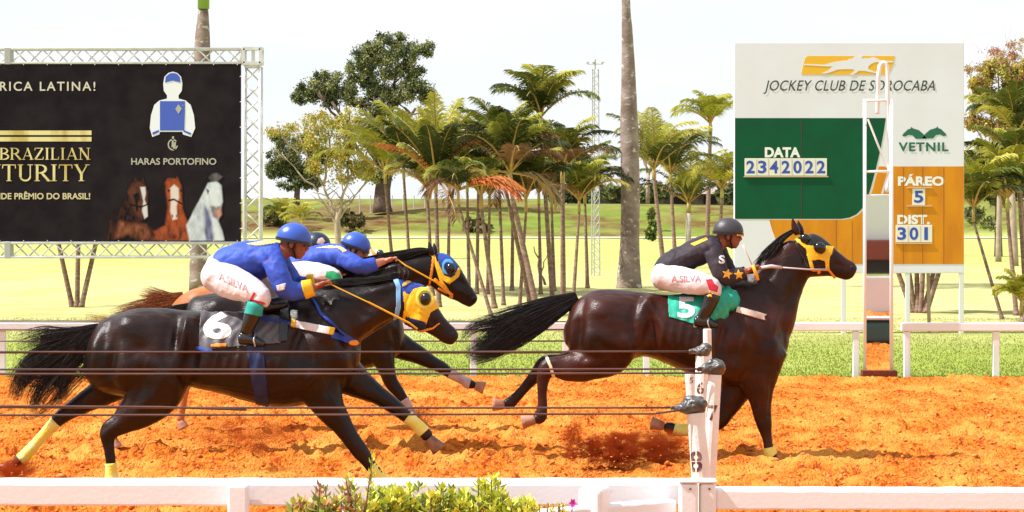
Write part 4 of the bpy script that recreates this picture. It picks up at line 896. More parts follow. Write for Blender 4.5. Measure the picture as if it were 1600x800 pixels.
# ================================================================== score board
def score_board():
    Y = 41.0; s = F/Y; a = P(1327,0,Y); root = thing('score_board', 'large white, green and orange race results board standing on thin posts', 'sign', (a.x,Y,0))
    Mw = mat('board_white', (.73,.715,.80), .6, .25, (.70,.67,.74), 1.2); Mg = mat('board_green', (.004,.085,.036), .7, .15, (.006,.07,.03), 2.5); Mo = mat('board_orange', (.66,.25,.010), .6, .2, (.56,.19,.012), 1.6, vscale=(2.5,1,.5), thr=(.4,.62))
    mb = MB(); q0 = P(1147,66,Y); q1 = P(1506.5,427,Y); mb.box(((q0.x+q1.x)/2, Y+.05, (q0.z+q1.z)/2), (q1.x-q0.x, .1, q0.z-q1.z)); bevel(mb.build('board_panel', Mw, root), .01, 1)
    for px in (1160, 1318, 1418, 1502): pipe_post(root, px, 424, 520, Y+.04, 7, mat('leg_white', (.7,.68,.66), .5))
    pipe_post(root, 1452, 300, 520, Y+.3, 5, mat('prop_pole', (.34,.25,.17), .8), -4, 'prop')
    g = [(1148.5,184.5),(1384,184.5),(1381,205),(1376,232),(1369,262),(1361,292),(1354,314),(1347,326),(1338,335),(1327,340),(1314,342),(1148.5,342)]
    flat('green_field', [g], Y, Mg, root)
    o1 = [(1202,343.5),(1316,343.5),(1330,341.5),(1341,336),(1350,327),(1357,315),(1364,294),(1372,264),(1373,260),(1506,260),(1506,412.5),(1236,412.5),(1222,396),(1212,374),(1206,358)]
    flat('orange_field', [o1], Y, Mo, root)
    sm = mat('seam', (.05,.03,.02), .6)
    flat('seam', [[(1251.6,185),(1252.8,185),(1252.8,342),(1251.6,342)]], Y, sm, root, th=.002, front=.004)
    flat('seam', [[(x_,y_),(x_+.8,y_),(x_+.8,412),(x_,412)] for x_,y_ in ((1306,344),(1331,345),(1411,261),(1441,261),(1474,261))], Y, mat('seam_orange', (.30,.10,.01), .6), root, th=.002, front=.004)
    tw = mat('letter_white', (.80,.78,.76), .4); db = mat('letter_dark', (.03,.05,.04), .5); dg = mat('letter_green', (.01,.12,.07), .5); bl = mat('digit_blue', (.03,.07,.42), .45)
    T = lambda b, x0,y0,x1,y1, m, **q: fit_text('lettering', b, x0,y0,x1,y1, Y-.005, m, root, th=.001, **q)
    T('JOCKEY CLUB DE SOROCABA', 1193,125.5,1461,147, db, shear=.28, bold=.004, spacing=1.05)
    T('DATA', 1195,230,1250.5,246, tw, bold=.045, spacing=1.02); T('PÁREO', 1403,272,1475.5,290.5, tw, bold=.045); T('DIST.', 1402,335.5,1453,350.5, tw, bold=.045)
    T('VETNIL', 1404,222.5,1482,236.5, dg, bold=.03, spacing=1.15)
    M = lambda x, y: (1130+x/3.404, 50+y/3.404)
    flat('club_emblem', [[(1262,87.5),(1398,87.5),(1395.5,100),(1391,110),(1386,116.5),(1252,116.5),(1256,98),(1258,91)]], Y, mat('emblem_yellow', (.78,.42,.015), .45), root)
    hs = [(430,170),(540,174),(585,160),(640,152),(662,152),(668,143),(690,140),(700,130),(722,126),(738,122),(742,132),(735,140),(770,140),(800,134),(822,142),(838,152),(905,156),(905,161),(846,164),(826,160),(812,160),(790,168),(772,182),(772,198),(792,206),(826,218),(828,224),(800,217),(752,207),(722,206),(708,216),(690,228),(674,228),(690,214),(700,202),(682,198),(640,198),(608,200),(570,214),(540,222),(520,221),(556,206),(572,192),(582,182),(560,184),(430,176)]
    flat('club_emblem', [[M(*p_) for p_ in hs]], Y, Mw, root, front=.004)
    vl = [(952,552),(956,543),(982,518),(996,514),(1000,504),(1008,512),(1040,522),(1066,544),(1082,568),(1024,568),(1008,550),(985,547),(968,556)]
    flat('sponsor_emblem', [[M(*p_) for p_ in vl], [M(2140-x_,y_-2) for x_,y_ in vl[::-1]][:13]], Y, dg, root)
    def plate(x0,y0,x1,y1, chars):
        mb = MB(); a, b = P(x0,y0,Y), P(x1,y1,Y); mb.box(((a.x+b.x)/2, Y-.008, (a.z+b.z)/2), (b.x-a.x,.006,a.z-b.z)); pl = bevel(mb.build('number_plate', mat('plate', (.74,.70,.60), .45), root), .003, 1)
        n = len(chars); wd = (x1-x0)/n
        for i, ch in enumerate(chars):
            f = .72 if ch != '1' else .30
            fit_text('digit', ch, x0+wd*(i+.5)-wd*f/2, y0+3.5, x0+wd*(i+.5)+wd*f/2, y1-3.5, Y-.0115, bl, root, bold=.028, th=.001)
            if i: 
                dv = MB(); q_ = P(x0+wd*i, y0, Y); dv.box((q_.x, Y-.0125, (a.z+b.z)/2), (.006,.004,(a.z-b.z)*.94)); dv.build('divider', mat('divider', (.5,.42,.33), .6), root)
    plate(1163.5,247.5,1292,274.5,'2342022'); plate(1425.5,294.5,1445.5,320.5,'5'); plate(1399.5,351.5,1456.5,378.5,'301')
    for (x0,x1,yy) in ((1417,1456,293.3),(1417,1456,321.8),(1399,1457,380.2),(1162,1294,276)):
        mb = MB(); a, b = P(x0,yy,Y), P(x1,yy,Y); mb.bar((a.x,Y-.014,a.z),(b.x,Y-.014,b.z), .016); mb.build('plate_rail', mat('plate_rail', (.62,.45,.28), .5), root)
score_board()

# ================================================================== finish mirror
def finish_mirror():
    Y = 30.65; s = F/Y; a = P(1372,0,Y); root = thing('finish_mirror', 'tall narrow mirror in a white finish post frame with a hooped top', 'mirror', (a.x,Y,0))
    x0, x1 = P(1348.5,0,Y).x, P(1395.5,0,Y).x; zt = P(0,155,Y).z; r = 5.5/s/2
    for (xx, rr, nm) in ((x0+r, r, 'side_tube'), (x1-r, r*1.15, 'side_tube')):
        mb = MB(); mb.tube([(xx,Y,-.05),(xx,Y,zt)], rr, 12); mb.build(nm, M_white, root, smooth=True)
    for yy in (157, 268, 305):
        mb = MB(); z = P(0,yy,Y).z; mb.tube([(x0,Y,z),(x1,Y,z)], .016 if yy != 305 else .01, 8); mb.build('crossbar', M_white, root, smooth=True)
    mb = MB(); pts = [P(1371,178,Y+.10), P(1372,150,Y+.06), P(1373,118,Y), P(1375,103,Y), P(1380,98,Y), P(1385,103,Y), P(1386.5,118,Y), P(1387,150,Y), P(1389,200,Y+.04), P(1391,250,Y+.08), P(1386,300,Y+.12)]
    mb.tube([Vector(q[:3]) for q in [tuple(v) for v in catmull([tuple(q) for q in pts], 6)]], .026, 10); mb.build('hoop', M_white, root, smooth=True)
    mb = MB(); mb.tube([P(1356,186,Y+.06), P(1386,262,Y+.05)], .012, 6); mb.tube([P(1388,270,Y+.05), P(1378,303,Y+.05)], .012, 6); mb.build('brace', M_white, root)
    z1, z0 = P(0,306,Y).z, P(0,592,Y).z+.01; gx0, gx1 = P(1353,0,Y).x+.004, P(1394,0,Y).x
    mb = MB(); mb.box(((gx0+gx1)/2, Y+.03, (z0+z1)/2), (gx1-gx0+.02,.03,z1-z0+.01)); mb.build('backing', M_white, root)
    g = MB(); g.box(((gx0+gx1)/2, Y-.002, (z0+z1)/2), (gx1-gx0,.012,z1-z0)); g.build('mirror_glass', mat('mirror_glass', (.86,.86,.86), .015, .5, metal=1), root)
    ft = MB(); ft.box(((gx0+gx1)/2, Y+.02, .05), (gx1-gx0+.10,.2,.12)); ft.build('foot', mat('foot_rust', (.20,.04,.02), .9, .1, (.12,.03,.02), 9), root)
finish_mirror()
# what stands on the spectators' side (seen in the mirror)
st = thing('grandstand', 'pale low spectators stand with a maroon front across the track', 'stand', (10,-12,0))
def slab(nm, m, z0, z1, y=-12, d=.3, x0=-22, x1=26):
    b = MB(); b.box(((x0+x1)/2, y-d/2, (z0+z1)/2), (x1-x0, d, z1-z0)); return b.build(nm, m, st)
slab('plinth', mat('stand_dark', (.03,.02,.02), .8), .0, .42); slab('front_wall', mat('stand_maroon', (.26,.045,.03), .7), .42, .98, -11.9); slab('rear_wall', mat('stand_white', (.80,.78,.76), .6), .98, 3.9, -12.2)
cr = thing('filler', 'unseen teal crate standing by the track beyond the right edge', 'filler', (5.5,23.4,0))  # invented box out of view, reflected as the dark teal band in the mirror
mb = MB(); mb.box((5.5,23.4,.20), (1.0,.5,.34)); bevel(mb.build('filler_body', mat('filler_teal', (.03,.09,.09), .5), cr), .08, 4)
mb = MB(); mb.box((5.5,23.4,.40), (1.04,.54,.035)); bevel(mb.build('filler_top', mat('filler_grey', (.55,.50,.50), .5), cr), .01, 2)
cw = beam('track_wall', 'low white wall continuing the near rail beyond the picture', ((1950,750,13.3),(3400,750,13.3)), .80, .2, group=None, cat='wall')

# ================================================================== foreground shrubs
LV = [(.72,.70,.09),(.62,.63,.07),(.46,.50,.06),(.20,.26,.04),(.62,.48,.14),(.45,.20,.10)]
def shrub(label, stems, Y, seed, palette, leaf=.062, ros=11, name='shrub', parentless=None):
    r = np.random.default_rng(seed); x0 = np.mean([q[0] for q in stems]); b = P(x0,800,Y); root = thing(name, label, 'shrub', (b.x,Y,0), 'flowering shrubs in front of the near rail')
    Vs, Fs, Cs, n = [], [], [], 0; sm = MB()
    for (px, py) in stems:
        yy = Y+r.uniform(-.16,.16); tip = P(px,py,yy); foot = Vector((tip.x+r.uniform(-.08,.08), yy+r.uniform(-.05,.05), max(.0, tip.z-r.uniform(.3,.75))))
        sm.tube([foot, foot.lerp(tip,.5)+Vector((r.uniform(-.02,.02),0,0)), tip], [.006,.005,.003], 5)
        tone = r.random(); up = (tip-foot).normalized(); up = np.array(up)
        for k in range(ros):
            t = k/ros; c_ = np.array(foot.lerp(tip, 1-.28*t*t-.02)) if ros < 20 else np.array(foot.lerp(tip, 1-.7*t)); az = k*2.4+r.uniform(-.3,.3)
            side = np.array([math.cos(az), math.sin(az), 0]); d = up*(1.0-.85*t)+side*(.45+.55*t); d /= np.linalg.norm(d); wv = np.cross(d, up+.01); wv /= np.linalg.norm(wv)+1e-9; nn = np.cross(d, wv)
            L_ = leaf*r.uniform(.75,1.25)*(.65+.6*t); wd = L_*.24
            p0 = c_; p1 = c_+d*L_*.45; p2 = c_+d*L_
            v = [p0, p1+wv*wd+nn*wd*.3, p2, p1-wv*wd+nn*wd*.3, p1-nn*wd*.1]
            Vs += v; Fs += [(n,n+1,n+4),(n+1,n+2,n+4),(n+2,n+3,n+4),(n+3,n,n+4)]; n += 5
            ci = int(np.clip((tone*.8+t*.5)*len(palette)*.75+r.normal(0,.5), 0, len(palette)-1)); Cs += [np.array(palette[ci])*r.uniform(.8,1.2)]*5
    link('foliage', fastmesh('foliage', np.array(Vs), np.array(Fs), 3, np.array(Cs)), M_leafm, root); sm.build('stem', mat('shrub_stem', (.16,.10,.04), .8), root)
    return root
def mass(x0, x1, top, n, seed, Y=12.2, thick=48):
    r = random.Random(seed); o = []
    for _ in range(n): x = r.uniform(x0,x1); o.append((x, top(x)+r.random()**1.4*thick))
    return o
shrub('yellow green leafy shrub, the largest, right of the low white bollard top', mass(580,745, lambda x: 768+9*math.sin(x*.07)+abs(x-660)*.04, 120, 1)+[(640,760),(655,757),(612,762),(690,760),(725,764)], 12.15, 1, LV[:4]+[LV[0]])
shrub('yellow green shrub with taller leaf tips below the middle of the near rail', mass(720,835, lambda x: 772+8*math.sin(x*.12)+max(0,x-790)*.4, 70, 2)+[(768,745),(775,744),(778,752),(757,752),(748,756),(762,760),(752,765),(786,765)], 12.15, 2, LV[:4])
shrub('thin upright sprig standing above the near rail', [(583,707),(581,722)], 12.1, 3, [LV[2],LV[0],LV[3]], leaf=.05, ros=26)
shrub('sparse reddish shrub left of the low white bollard top', mass(450,570, lambda x: 780+5*math.sin(x*.2), 34, 4, thick=30)+[(500,757),(508,762),(540,748),(546,752),(534,764),(552,760),(498,768),(545,765)], 12.1, 4, [LV[4],LV[2],LV[5],LV[3],LV[0]])
shrub('low fringe of leaves beside the stout bollard', mass(832,885, lambda x: 786, 16, 5, thick=20), 12.3, 5, [LV[0],LV[4],LV[2]], leaf=.03)
fl = thing('flower', 'small bright pink flower beside the stout white bollard', 'flower', P(895,802,12.5))
mb = MB(); c_ = P(895,786,12.5)
for k in range(6):
    a = k*1.047; d = Vector((math.cos(a)*.6, -.4, math.sin(a))).normalized(); e = d.cross(Vector((0,1,0))).normalized(); mb.add([c_, c_+d*.012+e*.008, c_+d*.026, c_+d*.012-e*.008], [(0,1,2,3)])
mb.build('petals', mat('pink', (.75,.05,.55), .5), fl, fixn=False)
mb = MB(); mb.tube([P(893,803,12.5), c_], .003, 5); mb.build('stem', mat('shrub_stem', (.16,.10,.04)), fl)
# ================================================================== horses
def coat(name, base, c2, rough=.33):
    return mat(name, base, rough, .27, c2, 3.2, thr=(.40,.66), bump=.28, bscale=110, vscale=(.45,1,1.5), bdist=.012)
C_black = coat('coat_black', (.007,.0035,.003), (.024,.007,.0045), .35)
C_black2 = coat('coat_black_brown', (.007,.004,.0035), (.016,.006,.0045), .35)
C_bay = coat('coat_dark_bay', (.016,.0045,.0025), (.050,.011,.006), .34)
C_chest = coat('coat_chestnut', (.46,.17,.055), (.34,.11,.035), .42)
M_hoof = mat('hoof', (.07,.04,.03), .6, .3, (.30,.15,.09), 9, bump=.3)
M_hoofr = mat('hoof_dusty', (.30,.13,.08), .8, .2, (.50,.27,.18), 9, bump=.3)
M_hb = mat('hair_black', (.011,.008,.007), .42, .5); M_hr = mat('hair_auburn', (.24,.075,.022), .5, .4, (.34,.13,.045), 20)

def hair(name, paths, m, parent, Y, s, n, width, seed, rad=.0028, spread_end=1.0, wave=.02):
    """paths: list of (list of (px,py,halfspread_px), lateral m). n strands each following one path."""
    r = np.random.default_rng(seed); V = []; Fc = []; k0 = 0
    for (path, lat, share) in paths:
        A = catmull(path, 5); m_ = len(A); T = np.gradient(A[:,:2], axis=0); T /= np.linalg.norm(T,axis=1,keepdims=True)+1e-9
        for _ in range(int(n*share)):
            o = np.clip(r.normal(0,.5),-1,1); oy = np.clip(r.normal(0,.5),-1,1); end = int(m_*r.uniform(.55,1.0)); end = max(end, 4)
            ph = r.uniform(0,6.28); fr = r.uniform(.5,1.6); am = r.uniform(.1,1)*wave
            t = np.linspace(0,1,end); oo = o+np.sin(t*fr*5+ph)*am*t*6; q = A[:end]
            px = q[:,0]-T[:end,1]*q[:,2]*oo; py = q[:,1]+T[:end,0]*q[:,2]*oo
            Yv = Y+lat+oy*width*(.4+.6*t)+np.sin(t*fr*4+ph*2)*am*.5
            X_ = (px-800)*Y/F; Z_ = H-(py-Y0)*Y/F; C_ = np.stack([X_,Yv,Z_],1)
            d = np.gradient(C_,axis=0); d /= np.linalg.norm(d,axis=1,keepdims=True)+1e-9; a = np.cross(d,[0,1,0]); a /= np.linalg.norm(a,axis=1,keepdims=True)+1e-9; b = np.cross(d,a)
            rr = (rad*r.uniform(.7,1.5)*np.clip(1.15-t**2,.12,1))[:,None]
            ring = [C_+a*rr, C_-a*rr*.5+b*rr*.87, C_-a*rr*.5-b*rr*.87]; v = np.stack(ring,1).reshape(-1,3); V.append(v)
            i = np.arange(end-1)[:,None]*3+k0
            Fc.append(np.concatenate([i+[0,1,4,3], i+[1,2,5,4], i+[2,0,3,5]])); k0 += end*3
    return link(name, fastmesh(name, np.vstack(V), np.vstack(Fc), 4), m, parent, smooth=True)

def make_horse(label, s, gy, cx, coatm, torso, neck, head, legs, feats, ears, hoofm=M_hoof, noise_amp=.010, group='racehorses galloping on the track', extra=None, voxel=.011):
    Y = F/s; root = thing('horse', label, 'horse', (P(cx,0,Y).x, Y, 0), group); mb = MB()
    loft(mb, torso, s, Y, vertical=True, seg=28, k=4, egg=.10, power=2.15, endcap=.35)
    loft(mb, neck, s, Y, seg=24, k=5, egg=.22); loft(mb, head, s, Y, seg=22, k=5, endcap=.45, power=2.3)
    for lg in legs:
        loft(mb, lg['pts'], s, Y, lat=lg['lat'], seg=18, k=4, endcap=.5, inflate=.004)
        if 'extra' in lg: loft(mb, lg['extra'], s, Y, lat=lg['lat'], seg=14, k=3)
    if extra: 
        for e in extra: loft(mb, e, s, Y, seg=14, k=4)
    me = remesh(mb, voxel, 8, .55); sculpt(me, [('l',q[1],q[2]*1.5,q[3]*.8) if q[0] == 'l' and q[2] > 2.6 else q if q[0] == 'l' else (q[0],q[1],q[2]*.85,q[3]*.85,q[4],q[5]*2.4) for q in feats], s, noise_amp, 7)
    body = link('body', me, coatm, root, smooth=True)
    sm = body.modifiers.new('s','SMOOTH'); sm.factor = .4; sm.iterations = 2
    sb = body.modifiers.new('u','SUBSURF'); sb.levels = 1; sb.render_levels = 1
    for lg in legs:
        if 'hoof' in lg:
            ax,ay,bx,by = lg['hoof']; hb = MB(); L_ = math.hypot(bx-ax,by-ay); tx,ty = (bx-ax)/L_,(by-ay)/L_
            r0, r1 = .036*s, .056*s
            hb2 = []; ln = lg.get('fl', 1)   # sole side
            for t in np.linspace(0,1,5): hb2.append((ax+(bx-ax)*t, ay+(by-ay)*t, r0+(r1-r0)*t, .036+(.056-.036)*t))
            loft(hb, hb2, s, Y, lat=lg['lat']+lg.get('hl',0), seg=18, k=1, endcap=.12)
            hb.build('hoof', lg.get('hm', hoofm), root, smooth=True)
        for (i0, i1, mm) in lg.get('wrap', []):
            A = [p for p in lg['pts']]; dense = catmull([tuple(p)+((0,) if len(p) == 4 else ()) for p in A], 8); n = len(dense)
            sub = dense[int(i0*(n-1)):int(i1*(n-1))+1]; wb = MB()
            rws = [(q[0],q[1],q[2]+1.4+.35*math.sin(k*2.2),q[3]+.008,q[4]) for k, q in enumerate(sub)]
            loft(wb, rws, s, Y, lat=lg['lat'], seg=18, k=1, endcap=.02); wb.build('leg_wrap', mm, root, smooth=True)
    for (a, b, c_, wpx, lat) in ears:   # base, mid, tip
        em = MB(); loft(em, [(a[0],a[1],wpx*.75,.018),((a[0]+b[0])/2,(a[1]+b[1])/2,wpx,.024),(b[0],b[1],wpx*.8,.018),(c_[0],c_[1],.9,.005)], s, Y, lat=lat, seg=12, k=4, endcap=.3)
        em.build('ear', coatm, root, smooth=True)
    return root, body, Y

def nostril(root, px, py, rx, ry, Y, w, ang=0):
    mb = MB(); c_ = P(px,py,Y-w); s = F/Y; mb.ell(c_, (rx/s,.008,ry/s), Matrix.Rotation(R(ang),3,'Y'), 12, 8); mb.build('nostril', mat('nostril', (.004,.002,.002), .5), root, smooth=True)

# ---- the horse with cloth 6 -------------------------------------------------
M_yel = mat('yellow_cloth', (.86,.50,.012), .55, .35, (.74,.40,.01), 9, bump=.2, bscale=50)
M_blu = mat('blue_cloth', (.022,.07,.40), .55, .35, (.016,.04,.25), 6, bump=.2, bscale=50)
M_sky = mat('light_blue_cloth', (.10,.38,.75), .55, .35); M_nav = mat('navy_webbing', (.016,.028,.10), .6, .3, (.01,.018,.06), 12, bump=.2)
M_wrap = mat('yellow_wrap', (.72,.62,.06), .7, .25, (.78,.72,.30), 14, bump=.3, bscale=60); M_wrapw = mat('grey_wrap', (.52,.45,.50), .7, .25, (.44,.30,.28), 14, bump=.3, bscale=60)
M_blk = mat('black_leather', (.012,.010,.010), .3, .5); M_cup = mat('blinker_cup', (.004,.004,.005), .13, .6)
M_orange = mat('orange_strap', (.75,.26,.02), .5, .4); M_rein = mat('yellow_rein', (.80,.40,.02), .5, .4); M_wht = mat('white_cloth', (.74,.70,.70), .6, .3, (.64,.58,.58), 6, bump=.15)
legs6 = [
 dict(lat=.13, pts=[(232,545,50,.14),(215,575,42,.13),(185,596,30,.10),(150,619,20,.075),(120,636,14.5,.058),(103,646,12,.048),(88,659,9.5,.04),(70,678,7.5,.03),(50,700,7.5,.03),(36,716,9.5,.036),(25,725,8,.034)], hoof=(22,727,6,737), wrap=[(.60,.93,M_wrap)], hm=M_hoofr),
 dict(lat=-.14, pts=[(235,545,56,.14),(246,590,50,.14),(234,622,40,.12),(211,646,27,.095),(188,662,18,.068),(170,674,14,.05),(169,690,10,.038),(172,712,8,.031),(174,735,8,.031),(175,750,10,.037),(181,760,8.5,.034)], hoof=(182,762,190,778), wrap=[(.76,.93,M_wrap)]),
 dict(lat=.11, pts=[(505,560,44,.12),(535,582,33,.105),(562,600,23,.085),(590,617,15.5,.065),(612,632,12,.052),(632,648,10,.042),(648,661,8.5,.034),(659,672,9.5,.037),(668,682,9,.035)], hoof=(670,685,686,702), wrap=[(.66,.93,M_wrap)]),
 dict(lat=-.12, pts=[(490,565,48,.125),(498,600,38,.115),(514,635,25,.09),(534,664,17,.065),(552,690,13,.055),(565,708,12.5,.05),(577,724,9,.036),(590,742,8,.031),(600,756,10,.037),(608,764,8.5,.034)], hoof=(610,766,618,780), wrap=[(.72,.92,M_wrap)]),
]
f6 = [(274,528,7,30,8,-.018),(288,520,6,30,8,.016),(192,508,26,20,-25,.016),(215,545,24,16,-30,-.010),(222,505,38,22,-20,.012),(175,560,10,45,8,-.016),(200,570,22,45,8,.014),(150,545,9,30,10,.01),(265,585,22,28,0,.022),(298,560,18,40,12,-.030),(300,505,12,18,20,.016),(330,500,14,22,30,-.010),
      (505,520,26,52,22,.022),(462,535,9,48,18,-.016),(478,590,30,24,-20,.022),(535,560,22,26,20,.018),(528,520,8,30,-30,-.012),(430,560,40,30,0,.008),(575,500,30,10,-38,.010),(590,520,34,7,-40,-.012),(600,452,34,7,-14,.007),
      (655,500,10,8,45,.008),(680,505,12,5,45,-.006),(668,478,14,5,45,-.004),(232,625,14,26,40,.008),(165,600,22,8,-30,.006),(500,480,18,10,-20,-.008)]
f6 += [('l',[(172,508),(160,548),(176,600)],5,-.020),('l',[(206,560),(222,600),(205,635)],5,-.014),('l',[(270,496),(258,545),(266,592)],5,-.022),('l',[(180,500),(215,545),(262,560)],7,-.010),
 ('l',[(452,490),(482,545),(470,600)],5,-.020),('l',[(500,470),(533,520),(548,568)],5,-.018),('l',[(484,520),(520,560),(512,610)],6,-.014),('l',[(632,500),(590,518),(552,545)],4,-.016),('l',[(620,440),(580,462),(530,480)],8,.012),
 ('l',[(655,486),(675,500),(690,512)],2.2,.006),('l',[(640,495),(634,480),(640,462)],2.5,-.006),('l',[(455,600),(420,615),(370,606),(320,600)],1.5,.005),('l',[(232,560),(225,590),(238,620)],1.4,.004),('l',[(500,590),(515,615),(528,640)],1.5,.005),
 ('l',[(196,628),(180,655),(160,672)],3,-.008),('l',[(176,690),(178,730)],2,-.005),('l',[(125,628),(100,648)],3,-.006)]
f6 += [(340+i*16, 555+i*3, 4, 36, 12, .0035) for i in range(7)]
h6, h6b, Y6 = make_horse('black racehorse wearing the grey number 6 cloth, nearest to the viewer', 220, 787, 340, C_black,
 [(135,570,18,.10),(142,562,38,.16),(154,558,52,.205),(173,(494+616)/2,61,.25),(205,(484+620)/2,68,.285),(245,(481+612)/2,66,.30),(285,(484+604)/2,60,.285),(330,(488+612)/2,62,.29),(380,(486+625)/2,69.5,.31),(430,(478+636)/2,79,.31),(475,(466+632)/2,83,.285),(515,(468+614)/2,73,.25),(542,(482+600)/2,59,.20),(553,545,34,.13)],
 [(470,530,70,.19),(505,508,60,.165),(540,492,49,.135),(575,480,40,.11),(605,470,32,.09),(628,462,27,.08)],
 [(627,455,20,.07),(637,466,31,.085),(650,480,32,.09),(664,493,26,.08),(678,505,19,.062),(691,516,15.5,.05),(702,525,15,.048),(709,531,11,.042)],
 legs6, f6, [((627,433),(626,422),(622,414),5.5,-.05),((634,434),(634,423),(632,415),5,.05)])
nostril(h6, 706,521,4,3,Y6,.038,-30)
bv6 = bvh_of([h6b])
patch('blinker_hood', bv6, [('poly',[(618,428),(630,424),(646,428),(660,440),(672,452),(680,462),(684,470),(675,472),(665,458),(655,452),(645,456),(637,462),(633,475),(628,470),(626,450)])], Y6, M_blu, h6, off=.008, both=True)
patch('hood_edge', bv6, [('line',[(617,434),(622,448),(622,480),(617,500)],3.6),('line',[(620,430),(632,428),(644,432)],2)], Y6, mat('pale_blue_cloth', (.20,.42,.70), .55), h6, off=.011)
patch('blinker_mask', bv6, [('poly',[(631,458),(640,460),(646,452),(658,449),(670,456),(686,479),(682,482),(672,488),(667,500),(664,509),(650,506),(640,497),(634,492),(632,476)]),('line',[(632,458),(634,480),(630,508)],2.2)], Y6, M_yel, h6, off=.011, both=True)
patch('hood_band', bv6, [('line',[(630,446),(640,440),(650,434)],2.3)], Y6, mat('gold_band', (.55,.33,.05), .5), h6, off=.014)
patch('muzzle_piece', bv6, [('poly',[(636,494),(646,497),(664,503),(666,512),(655,517),(640,512),(633,505)])], Y6, M_nav, h6, off=.012)
patch('bridle', bv6, [('line',[(640,512),(652,517),(664,514)],1.5),('disc',639,510,3,3),('disc',655,516,3,2.5),('line',[(664,514),(676,512),(686,505)],1.1)], Y6, M_orange, h6, off=.016)
patch('eye_ring', bv6, [('ring',663,466,14,16,.68)], Y6, mat('pale_yellow', (.85,.70,.08), .5), h6, off=.014)
mb = MB(); mb.ell(P(665,467,Y6-.105), (8.5/220,.038,10.5/220), Matrix.Rotation(R(15),3,'Y'), 18, 12); mb.build('blinker_cup', M_cup, h6, smooth=True)
patch('number_cloth', bv6, [('poly',[(314,484),(330,482),(352,485),(384,492),(410,492),(440,494),(442,520),(438,536),(395,538),(352,543),(322,546),(312,545),(311,520),(312,500)])], Y6, mat('number_cloth_grey', (.11,.10,.11), .5, .4, (.07,.06,.065), 6, bump=.3, bscale=15), h6, off=.009, wrinkle=.003)
nc = bvh_of([o for o in h6.children if o.name.startswith('number_cloth')])
patch('number', nc, [('tris', text_px('6', 317,487,362,530, bold=.035))], Y6, M_wht, h6, off=.003, step=.6, wrinkle=0)
patch('cloth_trim', bv6, [('line',[(309,543),(322,547),(330,548)],2.4)], Y6, M_blu, h6, off=.012); patch('cloth_trim', bv6, [('line',[(332,540),(352,539)],2.2)], Y6, M_orange, h6, off=.016)
patch('girth', bv6, [('poly',[(385,540),(411,540),(414,575),(420,633),(400,634),(391,580)])], Y6, M_nav, h6, off=.009)
patch('girth', bv6, [('poly',[(440,470),(452,472),(450,500),(448,532),(436,534),(436,500)])], Y6, M_blk, h6, off=.012)
patch('breastplate', bv6, [('line',[(410,500),(440,502),(456,508)],2.2),('line',[(520,524),(552,534)],4.5)], Y6, M_blu, h6, off=.012)
patch('breastplate', bv6, [('poly',[(455,499),(520,513),(518,523),(453,510)])], Y6, M_wht, h6, off=.014); patch('breastplate', bv6, [('poly',[(455,499),(462,500.5),(460,511.5),(453,510)]),('poly',[(513,511.5),(520,513),(518,523),(511,521)])], Y6, M_yel, h6, off=.018)
patch('breastplate', bv6, [('line',[(486,462),(500,490),(525,512),(548,530)],1.8)], Y6, M_blu, h6, off=.012); patch('breastplate', bv6, [('disc',550,535,7,4)], Y6, M_orange, h6, off=.02)
sd_ = MB(); loft(sd_, [(402,482,13,.17),(425,478,15,.17),(448,474,13,.13)], 220, Y6, seg=20); sd_.build('saddle', M_blk, h6, smooth=True)
hair('mane', [([(628,432,3),(600,436,5),(570,440,6),(540,442,7),(515,446,8),(490,450,6)], -.01, .5), ([(630,428,2),(612,430,4),(590,435,4)], 0, .2)], M_hb, h6, Y6, 220, 300, .05, 3, wave=.03)
hair('tail', [([(158,512,6),(128,528,10),(95,548,20),(60,570,22),(34,596,18),(20,632,12)], 0, .42), ([(156,514,6),(125,536,12),(105,565,16),(98,600,12),(94,640,8)], 0, .26), ([(156,510,5),(110,522,10),(62,530,18),(18,548,22)], 0, .14), ([(158,515,5),(130,545,12),(80,590,16),(55,625,14),(50,650,8)], 0, .12), ([(150,530,5),(135,575,10),(118,590,16),(60,648,10),(8,655,8)], 0, .03)], M_hb, h6, Y6, 220, 3000, .07, 4, rad=.0019, wave=.07)
rn = MB(); rn.bar(P(512,442,Y6-.12), P(575,472,Y6-.15), .022, wd2=.006); rn.tube([P(575,472,Y6-.15), P(640,505,Y6-.12), P(652,514,Y6-.10)], .007, 6); rn.build('rein', M_rein, h6)

# ---- second black horse (blue hood) ----------------------------------------
legs2 = [
 dict(lat=-.11, pts=[(575,525,36,.12),(592,548,25,.10),(603,572,14.5,.075),(611,597,10.5,.055),(622,612,9,.05),(632,626,7,.036),(640,641,6.2,.031),(647,652,7.5,.035),(653,658,6.5,.033)], hoof=(655,660,663,671), wrap=[(.62,.90,M_wrapw)], hm=M_hoofr),
 dict(lat=.11, pts=[(585,520,34,.12),(615,536,23,.10),(645,551,15.5,.075),(672,565,11,.056),(690,574,9,.05),(705,584,7,.036),(722,593,6.2,.031),(732,599,7.5,.035),(741,601,6,.032)], hoof=(743,602,756,606), wrap=[(.62,.92,M_wrapw)], hm=M_hoofr),
 dict(lat=-.13, pts=[(320,520,40,.13),(285,570,24,.10),(245,600,13,.06),(212,612,10,.05),(190,640,7,.032),(178,668,6.5,.03),(176,684,8,.035)], hoof=(176,686,182,700)),
 dict(lat=.13, pts=[(320,515,38,.13),(280,560,22,.10),(240,585,12,.06),(205,598,10,.05),(170,612,7,.032),(140,626,6.5,.03),(128,634,7,.033)], hoof=(125,636,112,643)),
]
